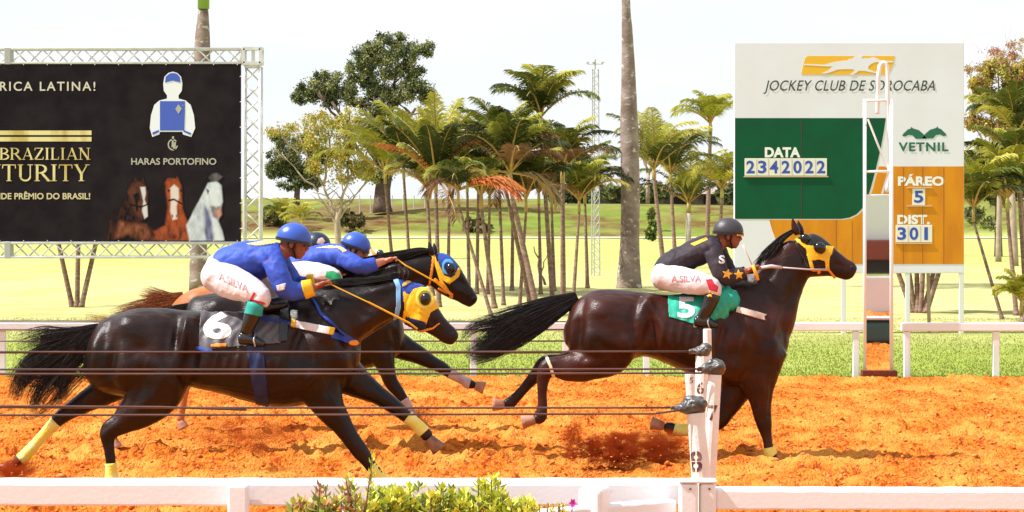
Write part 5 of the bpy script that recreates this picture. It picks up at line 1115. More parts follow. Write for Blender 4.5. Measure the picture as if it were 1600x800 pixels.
f2 = [('l',[(660,455),(630,478),(612,500)],4,-.014),('l',[(600,500),(618,530)],4,-.012),('l',[(700,440),(716,452),(730,462)],2.2,.006),('l',[(652,415),(620,428),(590,445)],6,.010),(340,478,26,16,-15,.02),(375,495,12,22,0,-.015),(600,505,22,30,15,.018),(640,440,26,6,-20,-.010),(615,418,34,6,-10,.010),(715,455,10,6,40,.006),(722,442,12,4,45,-.005)]
h2, h2b, Y2 = make_horse('black racehorse in a blue hood behind the number 6 horse, head stretched further forward', 185, 711, 460, C_black2,
 [(288,512,24,.12),(300,508,42,.20),(322,510,50,.26),(352,509,53,.28),(400,504,50,.28),(450,508,56,.29),(510,510,66,.28),(560,512,66,.25),(600,516,52,.21),(620,520,34,.14)],
 [(545,485,56,.17),(580,462,46,.14),(610,444,37,.115),(640,430,31,.09),(664,420,26,.08),(676,416,24,.075)],
 [(676,412,20,.068),(687,422,27,.08),(700,436,27,.085),(712,448,22,.07),(723,458,16.5,.056),(733,467,13.5,.046),(738,472,11,.042)],
 legs2, f2, [((676,398),(672,386),(670,378),4.6,-.045),((680,398),(679,387),(678,380),4.4,.045)], hoofm=M_hoofr)
nostril(h2, 739,466,3.5,2.8,Y2,.036,-30)
bv2 = bvh_of([h2b])
patch('blinker_hood', bv2, [('poly',[(682,390),(690,389),(699,396),(710,410),(717,421),(712,428),(702,432),(692,426),(686,412),(683,400)])], Y2, M_blu, h2, off=.008, both=True)
patch('eye_ring', bv2, [('ring',699,417,9,12,.6)], Y2, M_sky, h2, off=.013)
patch('blinker_mask', bv2, [('poly',[(684,408),(688,418),(694,430),(704,434),(713,427),(718,424),(716,432),(710,437),(702,443),(692,438),(688,428),(684,418)]),('line',[(673,396),(678,402),(684,420),(690,440),(698,452)],2.4),('line',[(716,421),(712,428)],2)], Y2, M_yel, h2, off=.012, both=True)
patch('bridle', bv2, [('line',[(677,402),(674,425),(670,448)],1.9),('line',[(680,436),(692,447),(706,460)],2.0),('line',[(686,450),(698,456)],1.3),('disc',681,438,3,3),('disc',705,462,2.6,3)], Y2, M_orange, h2, off=.014)
mb = MB(); mb.ell(P(704,420,Y2-.095), (8/185,.036,9.5/185), None, 18, 12); mb.build('blinker_cup', M_cup, h2, smooth=True)
hair('mane', [([(674,392,3),(655,392,5),(630,398,7),(600,404,8),(570,412,9),(535,424,10),(500,436,9)], -.01, .6), ([(600,404,6),(580,418,10),(545,432,10)], -.05, .4)], M_hb, h2, Y2, 185, 520, .05, 5, wave=.04)
hair('tail', [([(296,478,5),(262,490,9),(225,520,12),(190,560,12)], 0, 1)], M_hb, h2, Y2, 185, 260, .05, 6)
patch('number_cloth', bv2, [('poly',[(395,456),(450,452),(500,450),(498,500),(400,505)])], Y2, M_wht, h2, off=.009, step=1.2)
sd_ = MB(); loft(sd_, [(450,456,11,.16),(475,453,13,.16),(500,450,11,.12)], 185, Y2, seg=20); sd_.build('saddle', M_blk, h2, smooth=True)
rn = MB(); rn.bar(P(619,404,Y2-.10), P(636,416,Y2-.13), .022, wd2=.006); rn.tube([P(636,416,Y2-.13), P(680,440,Y2-.11), P(704,460,Y2-.07)], .007, 6); rn.build('rein', M_rein, h2)

# ---- chestnut, farthest -----------------------------------------------------
legs3 = [
 dict(lat=-.13, pts=[(312,520,38,.13),(304,555,24,.10),(294,582,13,.06),(289,600,9.5,.05),(287,622,6.2,.031),(284,645,6,.03),(282,656,7.5,.035)], hoof=(282,658,287,669), hm=M_hoofr),
 dict(lat=.13, pts=[(325,515,38,.13),(335,552,24,.10),(345,580,12,.06),(352,592,9,.048),(372,598,6,.031),(390,596,6,.03)], hoof=(394,596,404,600)),
 dict(lat=-.11, pts=[(540,520,36,.11),(532,552,20,.08),(522,580,12,.06),(512,598,9,.05),(495,602,6,.031),(480,592,6.5,.03)], hoof=(478,590,470,582)),
 dict(lat=.11, pts=[(550,515,34,.11),(545,550,19,.08),(535,580,11,.06),(528,598,9,.05),(510,606,6,.031)], hoof=(506,606,496,600)),
]
h3, h3b, Y3 = make_horse('chestnut racehorse almost hidden behind the two black horses, auburn tail flying', 170, 679, 430, C_chest,
 [(266,500,20,.10),(276,500,34,.17),(292,502,46,.24),(320,504,58,.28),(360,500,60,.28),(420,500,58,.28),(475,500,66,.28),(520,500,68,.26),(560,505,54,.21),(580,508,34,.13)],
 [(515,475,52,.16),(540,450,42,.13),(558,428,33,.10),(572,412,24,.08)],
 [(572,404,17,.065),(584,412,23,.08),(598,425,22,.08),(612,438,17,.06),(626,450,13,.048),(632,455,10,.04)],
 legs3, [(305,465,24,16,-20,.02)], [((574,396),(571,388),(569,382),4,-.045),((579,396),(578,389),(577,383),4,.045)], hoofm=M_hoofr, voxel=.016)
bv3 = bvh_of([h3b])
patch('blinker_hood', bv3, [('poly',[(576,388),(590,390),(604,400),(600,410),(584,408),(576,400)])], Y3, M_wht, h3, off=.008, both=True)
patch('bridle', bv3, [('line',[(580,392),(590,402),(606,404)],2),('line',[(580,404),(600,412)],2)], Y3, M_orange, h3, off=.014)
mb = MB(); mb.ell(P(594,396,Y3-.06), (6/170,.05,6/170), None, 14, 10); mb.build('blinker_cup', M_cup, h3, smooth=True)
hair('tail', [([(286,462,6),(262,466,9),(235,462,13),(212,458,12)], 0, .40), ([(282,470,6),(240,476,10),(200,486,12),(165,496,9)], 0, .38), ([(284,476,5),(235,490,8),(185,500,7),(120,493,7)], 0, .22)], M_hr, h3, Y3, 170, 900, .06, 8, rad=.0019, wave=.06)
hair('mane', [([(572,394,3),(552,402,5),(530,416,6),(505,430,6)], 0, 1)], M_hr, h3, Y3, 170, 200, .04, 9)
sd_ = MB(); loft(sd_, [(410,442,10,.15),(430,439,12,.15),(450,436,10,.12)], 170, Y3, seg=18); sd_.build('saddle', M_blk, h3, smooth=True)

# ---- leader ------------------------------------------------------------------
legs1 = [
 dict(lat=-.13, pts=[(948,515,54,.14),(945,548,44,.13),(918,568,28,.10),(890,575,21,.078),(868,574,16,.062),(855,576,14,.052),(849,592,10.5,.04),(847,615,8,.031),(847,636,8,.031),(845,650,10,.037),(838,655,8.5,.034)], hoof=(836,656,816,660), hm=M_hoofr),
 dict(lat=.13, pts=[(950,510,50,.14),(935,545,40,.12),(908,562,27,.095),(880,568,17,.07),(862,567,14,.058),(850,572,13.5,.05),(838,586,10,.038),(822,604,8,.031),(808,619,8,.031),(798,629,9.5,.036),(790,632,8,.034)], hoof=(788,633,770,632), hm=M_hoofr),
 dict(lat=-.11, pts=[(1180,560,50,.13),(1184,590,33,.10),(1187,615,21,.08),(1190,640,15,.062),(1193,660,12.5,.052),(1197,678,9,.037),(1201,697,8,.031),(1204,709,9.5,.037),(1207,714,8.5,.035)], hoof=(1208,715,1213,725), wrap=[(.78,.98,M_wrap)]),
 dict(lat=.11, pts=[(1165,555,46,.13),(1155,590,33,.10),(1145,618,22,.08),(1134,642,15,.062),(1124,658,12.5,.052),(1108,667,10,.04),(1085,670,8.5,.033),(1062,672,8.5,.032),(1048,669,9.5,.037),(1040,667,8,.034)], hoof=(1037,666,1018,661), wrap=[(.62,.86,M_wrap)], hm=M_hoofr),
]
f1 = [(940,482,34,20,-12,.020),(905,520,9,34,10,-.014),(925,530,20,36,5,.013),(988,545,18,22,0,.016),(1015,520,14,34,10,-.026),(1010,475,12,14,10,.012),(1165,520,22,44,18,.020),(1130,520,8,44,15,-.014),(1140,575,26,18,-10,.018),
      (1205,550,16,26,10,.014),(1215,500,12,30,20,.010),(1232,470,10,28,25,-.008),(1205,430,8,34,32,-.008),(1195,415,10,20,35,.010),(1285,424,14,6,10,.008),(1310,415,12,4,20,-.006),(1262,420,10,10,0,.010),(915,567,22,9,0,.006),(1190,600,8,26,0,.007)]
f1 += [('l',[(912,470),(900,520),(915,560)],5,-.022),('l',[(935,535),(960,560),(940,585)],5,-.014),('l',[(998,465),(988,510),(996,555)],5,-.026),('l',[(1012,470),(1030,500),(1046,535)],4,.016),('l',[(1010,480),(1022,515),(1020,550)],4,-.018),('l',[(905,470),(945,510),(985,520)],7,-.010),
 ('l',[(1125,455),(1152,520),(1140,575)],5,-.022),('l',[(1160,450),(1192,510),(1200,565)],6,-.018),('l',[(1150,500),(1180,545),(1165,590)],6,-.014),('l',[(1250,435),(1228,480),(1214,525)],4,-.016),('l',[(1235,385),(1208,425),(1190,455)],7,.012),
 ('l',[(1285,405),(1303,413),(1318,420)],2,.006),('l',[(1262,425),(1256,412),(1260,396)],2.5,-.006),('l',[(1120,580),(1080,585),(1040,572)],1.4,.005),('l',[(1175,590),(1185,625),(1180,650)],1.5,.005),('l',[(950,560),(920,578),(885,582)],1.6,.005),('l',[(1205,600),(1200,650)],2.5,-.008)]
f1 += [(1035+i*14, 525+i*2, 4, 30, 10, .0035) for i in range(6)]
h1, h1b, Y1 = make_horse('dark bay leading racehorse with a green saddle cloth and a yellow blinker mask', 190, 722, 1090, C_bay,
 [(886,520,20,.11),(892,517,36,.17),(910,515,54,.24),(938,518,66,.29),(966,514,62,.30),(988,508,53,.28),(1010,507,51,.275),(1045,515,55,.28),(1090,522,68,.30),(1130,520,80,.30),(1165,520,84,.275),(1195,522,76,.24),(1212,520,58,.19),(1222,522,34,.12)],
 [(1160,520,74,.19),(1185,488,62,.165),(1205,455,50,.135),(1222,430,41,.11),(1238,410,34,.092),(1248,400,30,.082)],
 [(1246,392,27,.07),(1256,397,34,.085),(1270,401,33,.088),(1286,406,27,.078),(1302,412,20.5,.06),(1318,419,16.5,.05),(1328,423,15.5,.048),(1333,425,12,.042)],
 legs1, f1, [((1246,366),(1241,352),(1238,341),6,-.05),((1253,366),(1249,353),(1247,345),5,.05)])
nostril(h1, 1331,418,3.6,3,Y1,.040,-10)
bv1 = bvh_of([h1b])
patch('blinker_hood', bv1, [('poly',[(1236,362),(1250,354),(1266,358),(1280,368),(1296,380),(1306,390),(1300,398),(1286,402),(1270,388),(1256,382),(1246,374)])], Y1, M_blk, h1, off=.008, both=True)
patch('blinker_mask', bv1, [('poly',[(1258,383),(1270,384),(1274,392),(1282,397),(1288,393),(1290,384),(1301,386),(1299,396),(1295,402),(1294,420),(1290,421),(1288,407),(1279,405),(1268,407),(1271,420),(1266,420),(1262,404)]),('line',[(1235,359),(1240,370),(1252,380),(1262,388)],2.6)], Y1, M_yel, h1, off=.012, both=True)
patch('hood_band', bv1, [('line',[(1257,371),(1261,361)],2.8)], Y1, mat('cream_cloth', (.80,.62,.40), .5), h1, off=.014)
patch('bridle', bv1, [('line',[(1266,421),(1280,422),(1294,421)],1.2),('disc',1279,424,2.6,2.2),('disc',1292,419,2.8,3),('line',[(1292,420),(1304,432)],1.2)], Y1, M_orange, h1, off=.014)
patch('bridle', bv1, [('line',[(1245,385),(1262,417)],1)], Y1, M_blk, h1, off=.012)
mb = MB(); mb.ell(P(1281,387,Y1-.10), (10/190,.042,9/190), Matrix.Rotation(R(30),3,'Y'), 18, 12); mb.ell(P(1258,373,Y1-.07), (8/190,.03,8/190), None, 14, 10); mb.build('blinker_cup', M_cup, h1, smooth=True)
hair('mane', [([(1240,360,3),(1222,372,5),(1206,390,8),(1192,408,9),(1176,422,8)], -.01, .75), ([(1215,378,5),(1198,398,9),(1180,420,10)], -.04, .25)], M_hb, h1, Y1, 190, 460, .04, 10, wave=.03)
hair('tail', [([(902,463,8),(872,478,15),(835,497,21),(795,520,24),(755,545,20),(722,562,13)], 0, .62), ([(900,468,7),(860,490,14),(815,515,20),(770,545,16),(735,568,8)], 0, .26), ([(900,462,6),(850,480,14),(795,500,18),(740,512,10),(715,540,8)], 0, .12)], M_hb, h1, Y1, 190, 2800, .08, 11, rad=.0020, wave=.05)
M_green = mat('green_cloth', (.03,.44,.30), .45, .4, (.01,.30,.20), 5, bump=.4, bscale=14)
patch('number_cloth', bv1, [('poly',[(1043,462),(1058,463),(1100,462),(1104,480),(1100,500),(1084,506),(1060,499),(1045,495)])], Y1, M_green, h1, off=.010, wrinkle=.002)
nc = bvh_of([o for o in h1.children if o.name.startswith('number_cloth')])
patch('number', nc, [('tris', text_px('5', 1058,464,1086,497, bold=.03))], Y1, M_wht, h1, off=.003, step=.6)
sc_ = MB(); loft(sc_, [(1106,505,11,.10),(1114,489,23,.13),(1126,474,29,.14),(1140,472,22,.12),(1150,478,11,.09)], 190, Y1, lat=-.17, seg=24, k=5); me = remesh(sc_, .012, 4); cc, no = vn(me); px_, py_ = topx(cc); setco(me, cc+no*(.004*np.sin(px_*.38+py_*.30)+.002*np.sin(px_*.6-py_*.3))[:,None]); link('saddle_cloth', me, M_green, h1, smooth=True)
patch('breastplate', bv1, [('poly',[(1152,479),(1170,484),(1197,491),(1193,495),(1195,500),(1178,496),(1150,487)])], Y1, mat('beige_webbing', (.62,.50,.42), .6, .3, (.52,.38,.30), 9), h1, off=.012)
patch('leg_strap', bv1, [('line',[(853,556),(860,572),(866,592)],2.2)], Y1, mat('cream_cloth', (.80,.62,.40)), h1, off=.010)
sd_ = MB(); loft(sd_, [(1078,458,11,.16),(1100,456,13,.16),(1122,452,11,.12)], 190, Y1, seg=20); sd_.build('saddle', M_blk, h1, smooth=True)
patch('girth', bv1, [('poly',[(1098,505),(1116,505),(1118,590),(1104,592)])], Y1, M_blk, h1, off=.008)
rn = MB(); rn.tube([P(1180,420,Y1-.15), P(1205,416,Y1-.19), P(1222,418,Y1-.19)], [.014,.016,.012], 8); rn.tube([P(1222,418,Y1-.19), P(1262,421,Y1-.16), P(1291,421,Y1-.10)], .0065, 6); rn.build('rein', mat('grey_rein', (.50,.40,.38), .4, .5), h1, smooth=True)

# ================================================================== jockeys
M_skin = mat('skin', (.34,.10,.05), .5, .4, (.27,.075,.038), 12); M_skin2 = mat('skin_pale', (.55,.24,.15), .5, .4, (.45,.17,.10), 12)
M_pant = mat('white_breeches', (.70,.62,.62), .55, .35, (.62,.52,.52), 5, bump=.3, bscale=14)
M_boot = mat('boot_black', (.012,.010,.010), .22, .6); M_sole = mat('boot_sole', (.50,.42,.40), .35, .6)
def fist(mb, s, Y, px, py, lat, wr, dr=(1,0)):
    """gloveless hand closed round the reins: palm, four bent fingers, thumb. wr: wrist px."""
    c_ = P(px,py,Y+lat); w_ = P(wr[0],wr[1],Y+lat); d = (c_-w_).normalized(); up = Vector((-d.z,0,d.x)); 
    if up.z < 0: up = -up
    sidev = Vector((0,1,0)); M3 = Matrix((d, sidev, up)).transposed()
    mb.ell(c_-d*.012, (.042,.043,.020), M3, 14, 10); mb.tube([w_, c_-d*.03], [.024,.022], 10)
    for i in range(4):
        o = sidev*((i-1.5)*.0225); L_ = (.92,1.0,.96,.80)[i]
        k0 = c_+d*.020+o+up*.004; k1 = k0+(d*.026+up*.0)*L_; k2 = k1+(-up*.026+d*.005)*L_; k3 = k2+(-d*.022-up*.004)*L_
        mb.tube([k0,k1,k2,k3], [.0105,.0098,.009,.0078], 8)
    t0 = c_-d*.022-sidev*.034+up*.006; t1 = t0+d*.030-sidev*.012+up*.004; t2 = t1+d*.020+sidev*.014-up*.012; mb.tube([t0,t1,t2], [.012,.011,.009], 8)
def jockey(label, s, Y, torso, head, arms, legs, skin, shirtm, helmm, cuff=None, boots=True, pitch=-12, nw=1, slv=.85):
    root = thing('person', label, 'jockey', P(torso[1][0],torso[1][1]+30,Y), 'jockeys riding in the race'); hx, hy = head
    mb = MB(); loft(mb, torso, s, Y, seg=22, k=4, endcap=.5)
    Mh = Matrix.Rotation(R(-pitch),3,'Y'); hc = P(hx,hy,Y)
    def hp(u, v, wv=0): return hc+Mh@Vector((u, wv, v))
    mb.ell(hp(-.008,.02), (.098,.077,.098), Mh, 18, 14); mb.ell(hp(.030,-.045), (.056,.056,.070), Mh, 16, 12); mb.ell(hp(.052,-.088), (.032,.034,.026), Mh, 12, 8)
    mb.ell(hp(.070,.012), (.022,.055,.016), Mh, 10, 8)
    mb.tube([hp(.078,.006), hp(.096,-.018), hp(.104,-.034)], [.010,.013,.015], 8); mb.ell(hp(.094,-.036), (.014,.021,.012), Mh, 10, 8)
    mb.ell(hp(.080,-.060), (.016,.026,.009), Mh, 10, 8); mb.ell(hp(.078,-.074), (.015,.023,.009), Mh, 10, 8)
    for sd2 in (-1,1): mb.ell(hp(-.012,-.022,sd2*.077), (.020,.009,.032), Mh, 10, 8); mb.ell(hp(.060,-.030,sd2*.038), (.022,.016,.018), Mh, 10, 8)
    tb = torso[-1]; mb.tube([P(tb[0]-4,tb[1],Y), hp(-.025,-.06)], [.066,.052], 14)
    for a in arms:
        pts = [(q[0],q[1],q[2],q[2]/s*.95,q[3]) for q in a['pts']]; loft(mb, pts, s, Y, seg=14, k=4, endcap=.5)
        fist(mb, s, Y, a['hand'][0], a['hand'][1], a['pts'][-1][3], a['pts'][-1][:2])
    for l in legs:
        pts = [(q[0],q[1],q[2],q[2]/s*.95,q[3]) for q in l['pts']]; loft(mb, pts, s, Y, seg=16, k=4, endcap=.5)
        (x0,y0),(x1,y1) = l['foot']; lt = l['pts'][-1][3]; loft(mb, [(x0,y0-1,6.5,.030,lt),((x0+x1)/2,(y0+y1)/2-2,6.2,.036,lt),(x1-6,y1,4.2,.038,lt),(x1,y1+1,3,.026,lt)], s, Y, seg=12, k=3)
    me = remesh(mb, .0055, 3, .4); body = link('body', me, skin, root, smooth=True)
    for sd2 in (-1,1):
        e = MB(); e.ell(hp(.077,-.006,sd2*.030), (.011,.012,.009), Mh, 10, 8); e.build('eye', mat('eye_dark', (.02,.012,.01), .2), root, smooth=True)
    # shirt
    def cloth(name, parts, m, vox=.010, fold=.006, sc2=11, seed=0):
        c2 = MB()
        for pr in parts: loft(c2, pr[0], s, Y, seg=20, k=4, inflate=pr[1], endcap=pr[2] if len(pr) > 2 else .12)
        m2 = remesh(c2, vox, 3, .4); cc, no = vn(m2); nn = fbm(cc[:,0]*sc2+cc[:,2]*7+seed, cc[:,2]*sc2-cc[:,0]*5+cc[:,1]*6, 3)-.45
        nn = np.abs(nn)*-2+.12; setco(m2, cc+no*(nn*fold*2.2)[:,None]); return link(name, m2, m, root, smooth=True)
    F5 = lambda pts: [(q[0],q[1],q[2],q[2]/s*.95,q[3]) for q in pts]
    cloth('shirt', [(torso[:], .016, .25)]+[([tuple((np.array(F5(a['pts'])[0])*.55+np.array([torso[-3][0],torso[-3][1],12,.07,a['pts'][0][3]*.5])*.45))]+F5(a['pts'][:-1])+[tuple((np.array(F5(a['pts'])[-1])*slv+np.array(F5(a['pts'])[-2])*(1-slv)))], .021, (.9,.10)) for a in arms], shirtm, seed=1)
    hips = [(torso[0][0],torso[0][1],torso[0][2]+1.5,torso[0][3]+.012),(torso[0][0]+14,torso[0][1]-4,torso[0][2],torso[0][3]+.005)]
    for l in legs: pass
    kn = [l['knee'] for l in legs]
    cloth('breeches', [(hips,.014,.8)]+[(F5(l['pts'][:l['knee']+2][:-1])+[tuple(np.array(F5(l['pts'])[l['knee']])*.5+np.array(F5(l['pts'])[l['knee']+1])*.5)], .014, (.9,.1)) for l in legs], M_pant, fold=.004, seed=2)
    for l in legs:
        pr = F5(l['pts']); k_ = l['knee']; st_ = [tuple(np.array(pr[k_])*.35+np.array(pr[k_+1])*.65)]+pr[k_+1:]; lt = l['pts'][-1][3]; (x0,y0),(x1,y1) = l['foot']
        ft = [(x0-1,y0-1,7,.034,lt),((x0+x1)/2,(y0+y1)/2-2,6.6,.041,lt),(x1-6,y1,4.8,.043,lt),(x1+1,y1+1,3,.03,lt)]
        cloth('boot', [(st_,.014,.15),(ft,.009,.4)], M_boot, vox=.007, fold=.002, seed=3)
        so = MB(); so.bar(P(x0-5,y0+6,Y+lt), P(x1+2,y1+5,Y+lt), .012, (0,0,1), .07); bevel(so.build('boot_sole', M_sole, root), .004, 1)
        ir = MB(); xm, ym = (x0*.35+x1*.65), (y0*.35+y1*.65); ir.tube([P(xm,ym-16,Y+lt), P(xm-3,ym-2,Y+lt-.055), P(xm-1,ym+7,Y+lt-.05), P(xm-1,ym+7,Y+lt+.05), P(xm-3,ym-2,Y+lt+.055), P(xm,ym-16,Y+lt)], .006, 6); ir.build('stirrup', mat('stirrup', (.6,.58,.56), .25, .5, metal=.8), root, smooth=True)
    # helmet
    hm = MB(); nu, nv = 32, 12; V_ = []; F_ = []
    for i in range(nv+1):
        th = (math.pi*.56)*i/nv
        for k in range(nu):
            a = 2*math.pi*k/nu; V_.append(hp(-.008+.125*math.sin(th)*math.cos(a), .024+.112*math.cos(th), .102*math.sin(th)*math.sin(a)))
    for i in range(nv):
        for k in range(nu): F_.append((i*nu+k,(i+1)*nu+k,(i+1)*nu+(k+1)%nu,i*nu+(k+1)%nu))
    hm.add(V_, F_); hl = hm.build('helmet', helmm, root, smooth=True); so_ = hl.modifiers.new('t','SOLIDIFY'); so_.thickness = .012
    bd = MB(); rg = [hp(-.008+.127*math.cos(a), .006+.004*math.cos(a), .104*math.sin(a)) for a in np.linspace(0,2*math.pi,33)]
    for p_, q_ in zip(rg[:-1], rg[1:]): bd.bar(p_, q_, .007, (0,0,1), .022)
    bd.build('helmet_band', mat('helmet_black', (.012,.011,.013), .35, .5), root)
    cs = MB()
    for sd2 in (-1,1): cs.tube([hp(.02,-.0,sd2*.088), hp(.012,-.05,sd2*.075), hp(.030,-.095,sd2*.04), hp(.036,-.112,0)], .008, 6); cs.tube([hp(-.045,-.0,sd2*.085), hp(-.02,-.045,sd2*.078), hp(.012,-.055,sd2*.074)], .007, 6)
    cs.build('chin_strap', mat('helmet_black', (.012,.011,.013)), root)
    if cuff:
        for a in arms:
            A = F5(a['pts']); p_, q_ = np.array(A[-1]), np.array(A[-2]); c3 = MB(); loft(c3, [tuple(p_*.95+q_*.05), tuple(p_*.6+q_*.4), tuple(p_*.3+q_*.7)], s, Y, seg=14, k=3, inflate=.027, endcap=.08); c3.build('cuff', cuff, root, smooth=True)
    return root, hp

M_blkshirt = mat('black_silk', (.022,.016,.023), .65, .25, (.045,.033,.042), 4, bump=.2, bscale=20)
M_blushirt = mat('blue_silk', (.035,.085,.48), .6, .3, (.028,.06,.36), 4, bump=.2, bscale=20)
M_helmblu = mat('helmet_blue', (.03,.085,.42), .35, .5, bump=.1, bscale=60)
M_helmblk = mat('helmet_charcoal', (.040,.033,.038), .45, .5, bump=.15, bscale=60)
M_helmnav = mat('helmet_navy', (.010,.014,.045), .4, .5)
# leader's rider
j1, hp1 = jockey('jockey in a black shirt with orange stars riding the leading horse', 190, Y1,
 [(1037,428,17,.14),(1050,415,20,.145),(1072,403,19,.145),(1094,392,19,.165),(1112,386,17,.165),(1124,381,11,.09)], (1139,366),
 [dict(pts=[(1112,388,11.5,-.17),(1120,410,10.5,-.22),(1130,433,8.8,-.24),(1148,431,8,-.20),(1166,424,5.8,-.15)], hand=(1177,419)),
  dict(pts=[(1118,388,11,.16),(1130,408,10,.2),(1142,428,8.5,.2),(1156,428,7.5,.14),(1168,424,5.8,.07)], hand=(1180,420))],
 [dict(pts=[(1036,432,19,-.09),(1062,437,19,-.15),(1090,442,16.5,-.24),(1113,449,12.5,-.28),(1111,468,10,-.29),(1104,484,8.2,-.29),(1096,497,6.3,-.28)], knee=3, foot=((1088,503),(1120,507))),
  dict(pts=[(1036,432,19,.09),(1062,437,18,.16),(1090,442,15,.24),(1113,449,12,.28),(1111,468,10,.29),(1104,484,8.2,.29),(1096,497,6.3,.28)], knee=3, foot=((1088,503),(1120,507)))],
 M_skin, M_blkshirt, M_helmblk, pitch=-6)
jb = bvh_of([o for o in j1.children if o.name.split('.')[0] in ('shirt','breeches','boot')])
def star(cx, cy, r, rot=0): return [(cx+(r if k % 2 == 0 else r*.45)*math.sin(k*math.pi/5+rot), cy-(r if k % 2 == 0 else r*.45)*math.cos(k*math.pi/5+rot)) for k in range(10)]
M_star = mat('orange_star', (.85,.40,.01), .5)
patch('star', jb, [('poly',star(1136,428,8.5,.2))], Y1, M_star, j1, off=.004, step=.5); patch('star', jb, [('poly',star(1154,429,8,-.1))], Y1, M_star, j1, off=.004, step=.5); patch('star', jb, [('poly',star(1109,460,5.5))], Y1, M_star, j1, off=.004, step=.5)
patch('red_patch', jb, [('poly',[(1103,437),(1112,436),(1115,443),(1122,448),(1120,456),(1108,452),(1105,444)])], Y1, mat('red_patch', (.55,.01,.03), .5), j1, off=.005, step=.5)
patch('lettering', jb, [('tris', text_px('A.SILVA', 1049,430,1095,440, bold=0))], Y1, mat('pink_ink', (.62,.20,.24), .5), j1, off=.003, step=.4)
patch('shirt_yoke', jb, [('poly',[(1078,381),(1103,371),(1106,374),(1085,384)])], Y1, M_star, j1, off=.004)
patch('number', jb, [('tris', text_px('S', 1123,399,1132,412, bold=.03))], Y1, M_wht, j1, off=.004, step=.4)
gl = MB(); gl.bar(hp1(.118,.002,-.05), hp1(.06,.0,-.098), .006, (0,0,1), .012); gl.build('goggle_strap', M_orange, j1)
wp = thing('whip', 'thin riding whip with an orange grip held by the leading jockey', 'whip', P(1178,421,Y1-.2)); mb = MB(); mb.tube([P(1161,383,Y1-.20), P(1168,398,Y1-.20), P(1176,416,Y1-.20)], [.012,.003,.006], 6); mb.build('whip_shaft', mat('whip_cream', (.66,.50,.42), .5), wp, smooth=True)
mb = MB(); mb.tube([P(1176,414,Y1-.20), P(1180,424,Y1-.20), P(1184,438,Y1-.20)], [.013,.015,.015], 10); mb.build('whip_grip', mat('whip_orange', (.95,.42,.03), .4), wp, smooth=True)
# rider of number 6
j6, hp6 = jockey('jockey in a blue shirt and blue helmet riding the horse numbered 6', 220, Y6,
 [(340,420,19,.14),(354,415,25,.15),(380,410,29,.16),(404,406,28,.175),(424,400,22,.17),(440,394,13,.09)], (460,378),
 [dict(pts=[(424,402,14,-.18),(434,426,12.5,-.24),(447,452,11.5,-.26),(468,455,10,-.22),(490,449,7.5,-.17)], hand=(506,443)),
  dict(pts=[(430,402,13,.17),(445,422,12,.2),(460,442,10.5,.2),(476,444,9,.13),(492,441,7.5,.06)], hand=(509,440))],
 [dict(pts=[(338,430,24,-.09),(360,440,24,-.15),(386,451,20,-.23),(407,463,14.5,-.28),(399,482,11.5,-.30),(391,502,9.5,-.30),(384,520,7,-.29)], knee=3, foot=((376,530),(412,536))),
  dict(pts=[(342,428,22,.09),(370,434,21,.16),(400,440,17,.24),(424,450,14,.28),(416,472,11,.30),(404,500,9,.30),(396,518,7,.29)], knee=3, foot=((388,530),(424,534)))],
 M_skin, M_blushirt, M_helmblu, cuff=M_yel, pitch=-12)
jb = bvh_of([o for o in j6.children if o.name.split('.')[0] in ('shirt','breeches','boot')])
patch('lettering', jb, [('tris', [[((x-342)*.90-(y-436)*-.0+342, y+(x-342)*.42) for x,y in t] for t in text_px('A.SILVA', 342,424,392,436, bold=0)])], Y6, mat('pink_ink2', (.66,.30,.33), .5), j6, off=.003, step=.4)
patch('sock', jb, [('poly',[(384,470),(411,476),(408,494),(381,489)])], Y6, mat('teal_sock', (.01,.30,.24), .6), j6, off=.006)
patch('red_patch', jb, [('line',[(397,458),(392,468),(412,474)],1.6)], Y6, mat('red_patch', (.55,.01,.03)), j6, off=.005, step=.5)
patch('shirt_yoke', jb, [('poly',[(384,381),(410,376),(432,376),(430,380),(402,384)])], Y6, mat('pale_yoke', (.62,.48,.20), .5), j6, off=.004)
patch('knee_pad', jb, [('poly',[(432,446),(446,442),(444,452),(434,454)])], Y6, M_wht, j6, off=.006)
# rider of the second black horse
j2, hp2 = jockey('jockey in a blue shirt crouched low with bare forearms stretched to the reins', 185, Y2,
 [(452,424,14,.14),(465,414,16,.15),(488,405,17,.15),(512,400,17,.165),(532,397,14.5,.165),(544,394,9.5,.09)], (556,388),
 [dict(pts=[(531,400,11.5,-.17),(548,409,10.5,-.24),(566,417,8.8,-.26),(584,413,7.5,-.20),(600,408,5.5,-.14)], hand=(611,405)),
  dict(pts=[(534,402,10.5,.16),(545,415,10,.2),(560,424,8.5,.2),(580,418,7.5,.14),(600,411,5.5,.07)], hand=(613,407))],
 [dict(pts=[(450,428,17,-.09),(472,427,17,-.15),(498,428,15,-.23),(522,434,11.5,-.27),(514,455,9.5,-.29),(504,474,8,-.29),(496,490,6,-.28)], knee=3, foot=((490,498),(520,502))),
  dict(pts=[(450,428,17,.09),(472,427,17,.15),(498,428,14,.23),(520,434,11.5,.27),(514,455,9.5,.29),(504,474,8,.29),(496,490,6,.28)], knee=3, foot=((490,498),(520,502)))],
 M_skin2, M_blushirt, M_helmblu, pitch=-22, slv=.3)
jb = bvh_of([o for o in j2.children if o.name.split('.')[0] in ('shirt','breeches','boot')])
patch('knee_patch', jb, [('poly',[(510,424),(520,423),(530,428),(534,436),(526,441),(518,438),(508,432)])], Y2, mat('green_patch', (.01,.30,.10), .5), j2, off=.005, step=.5)
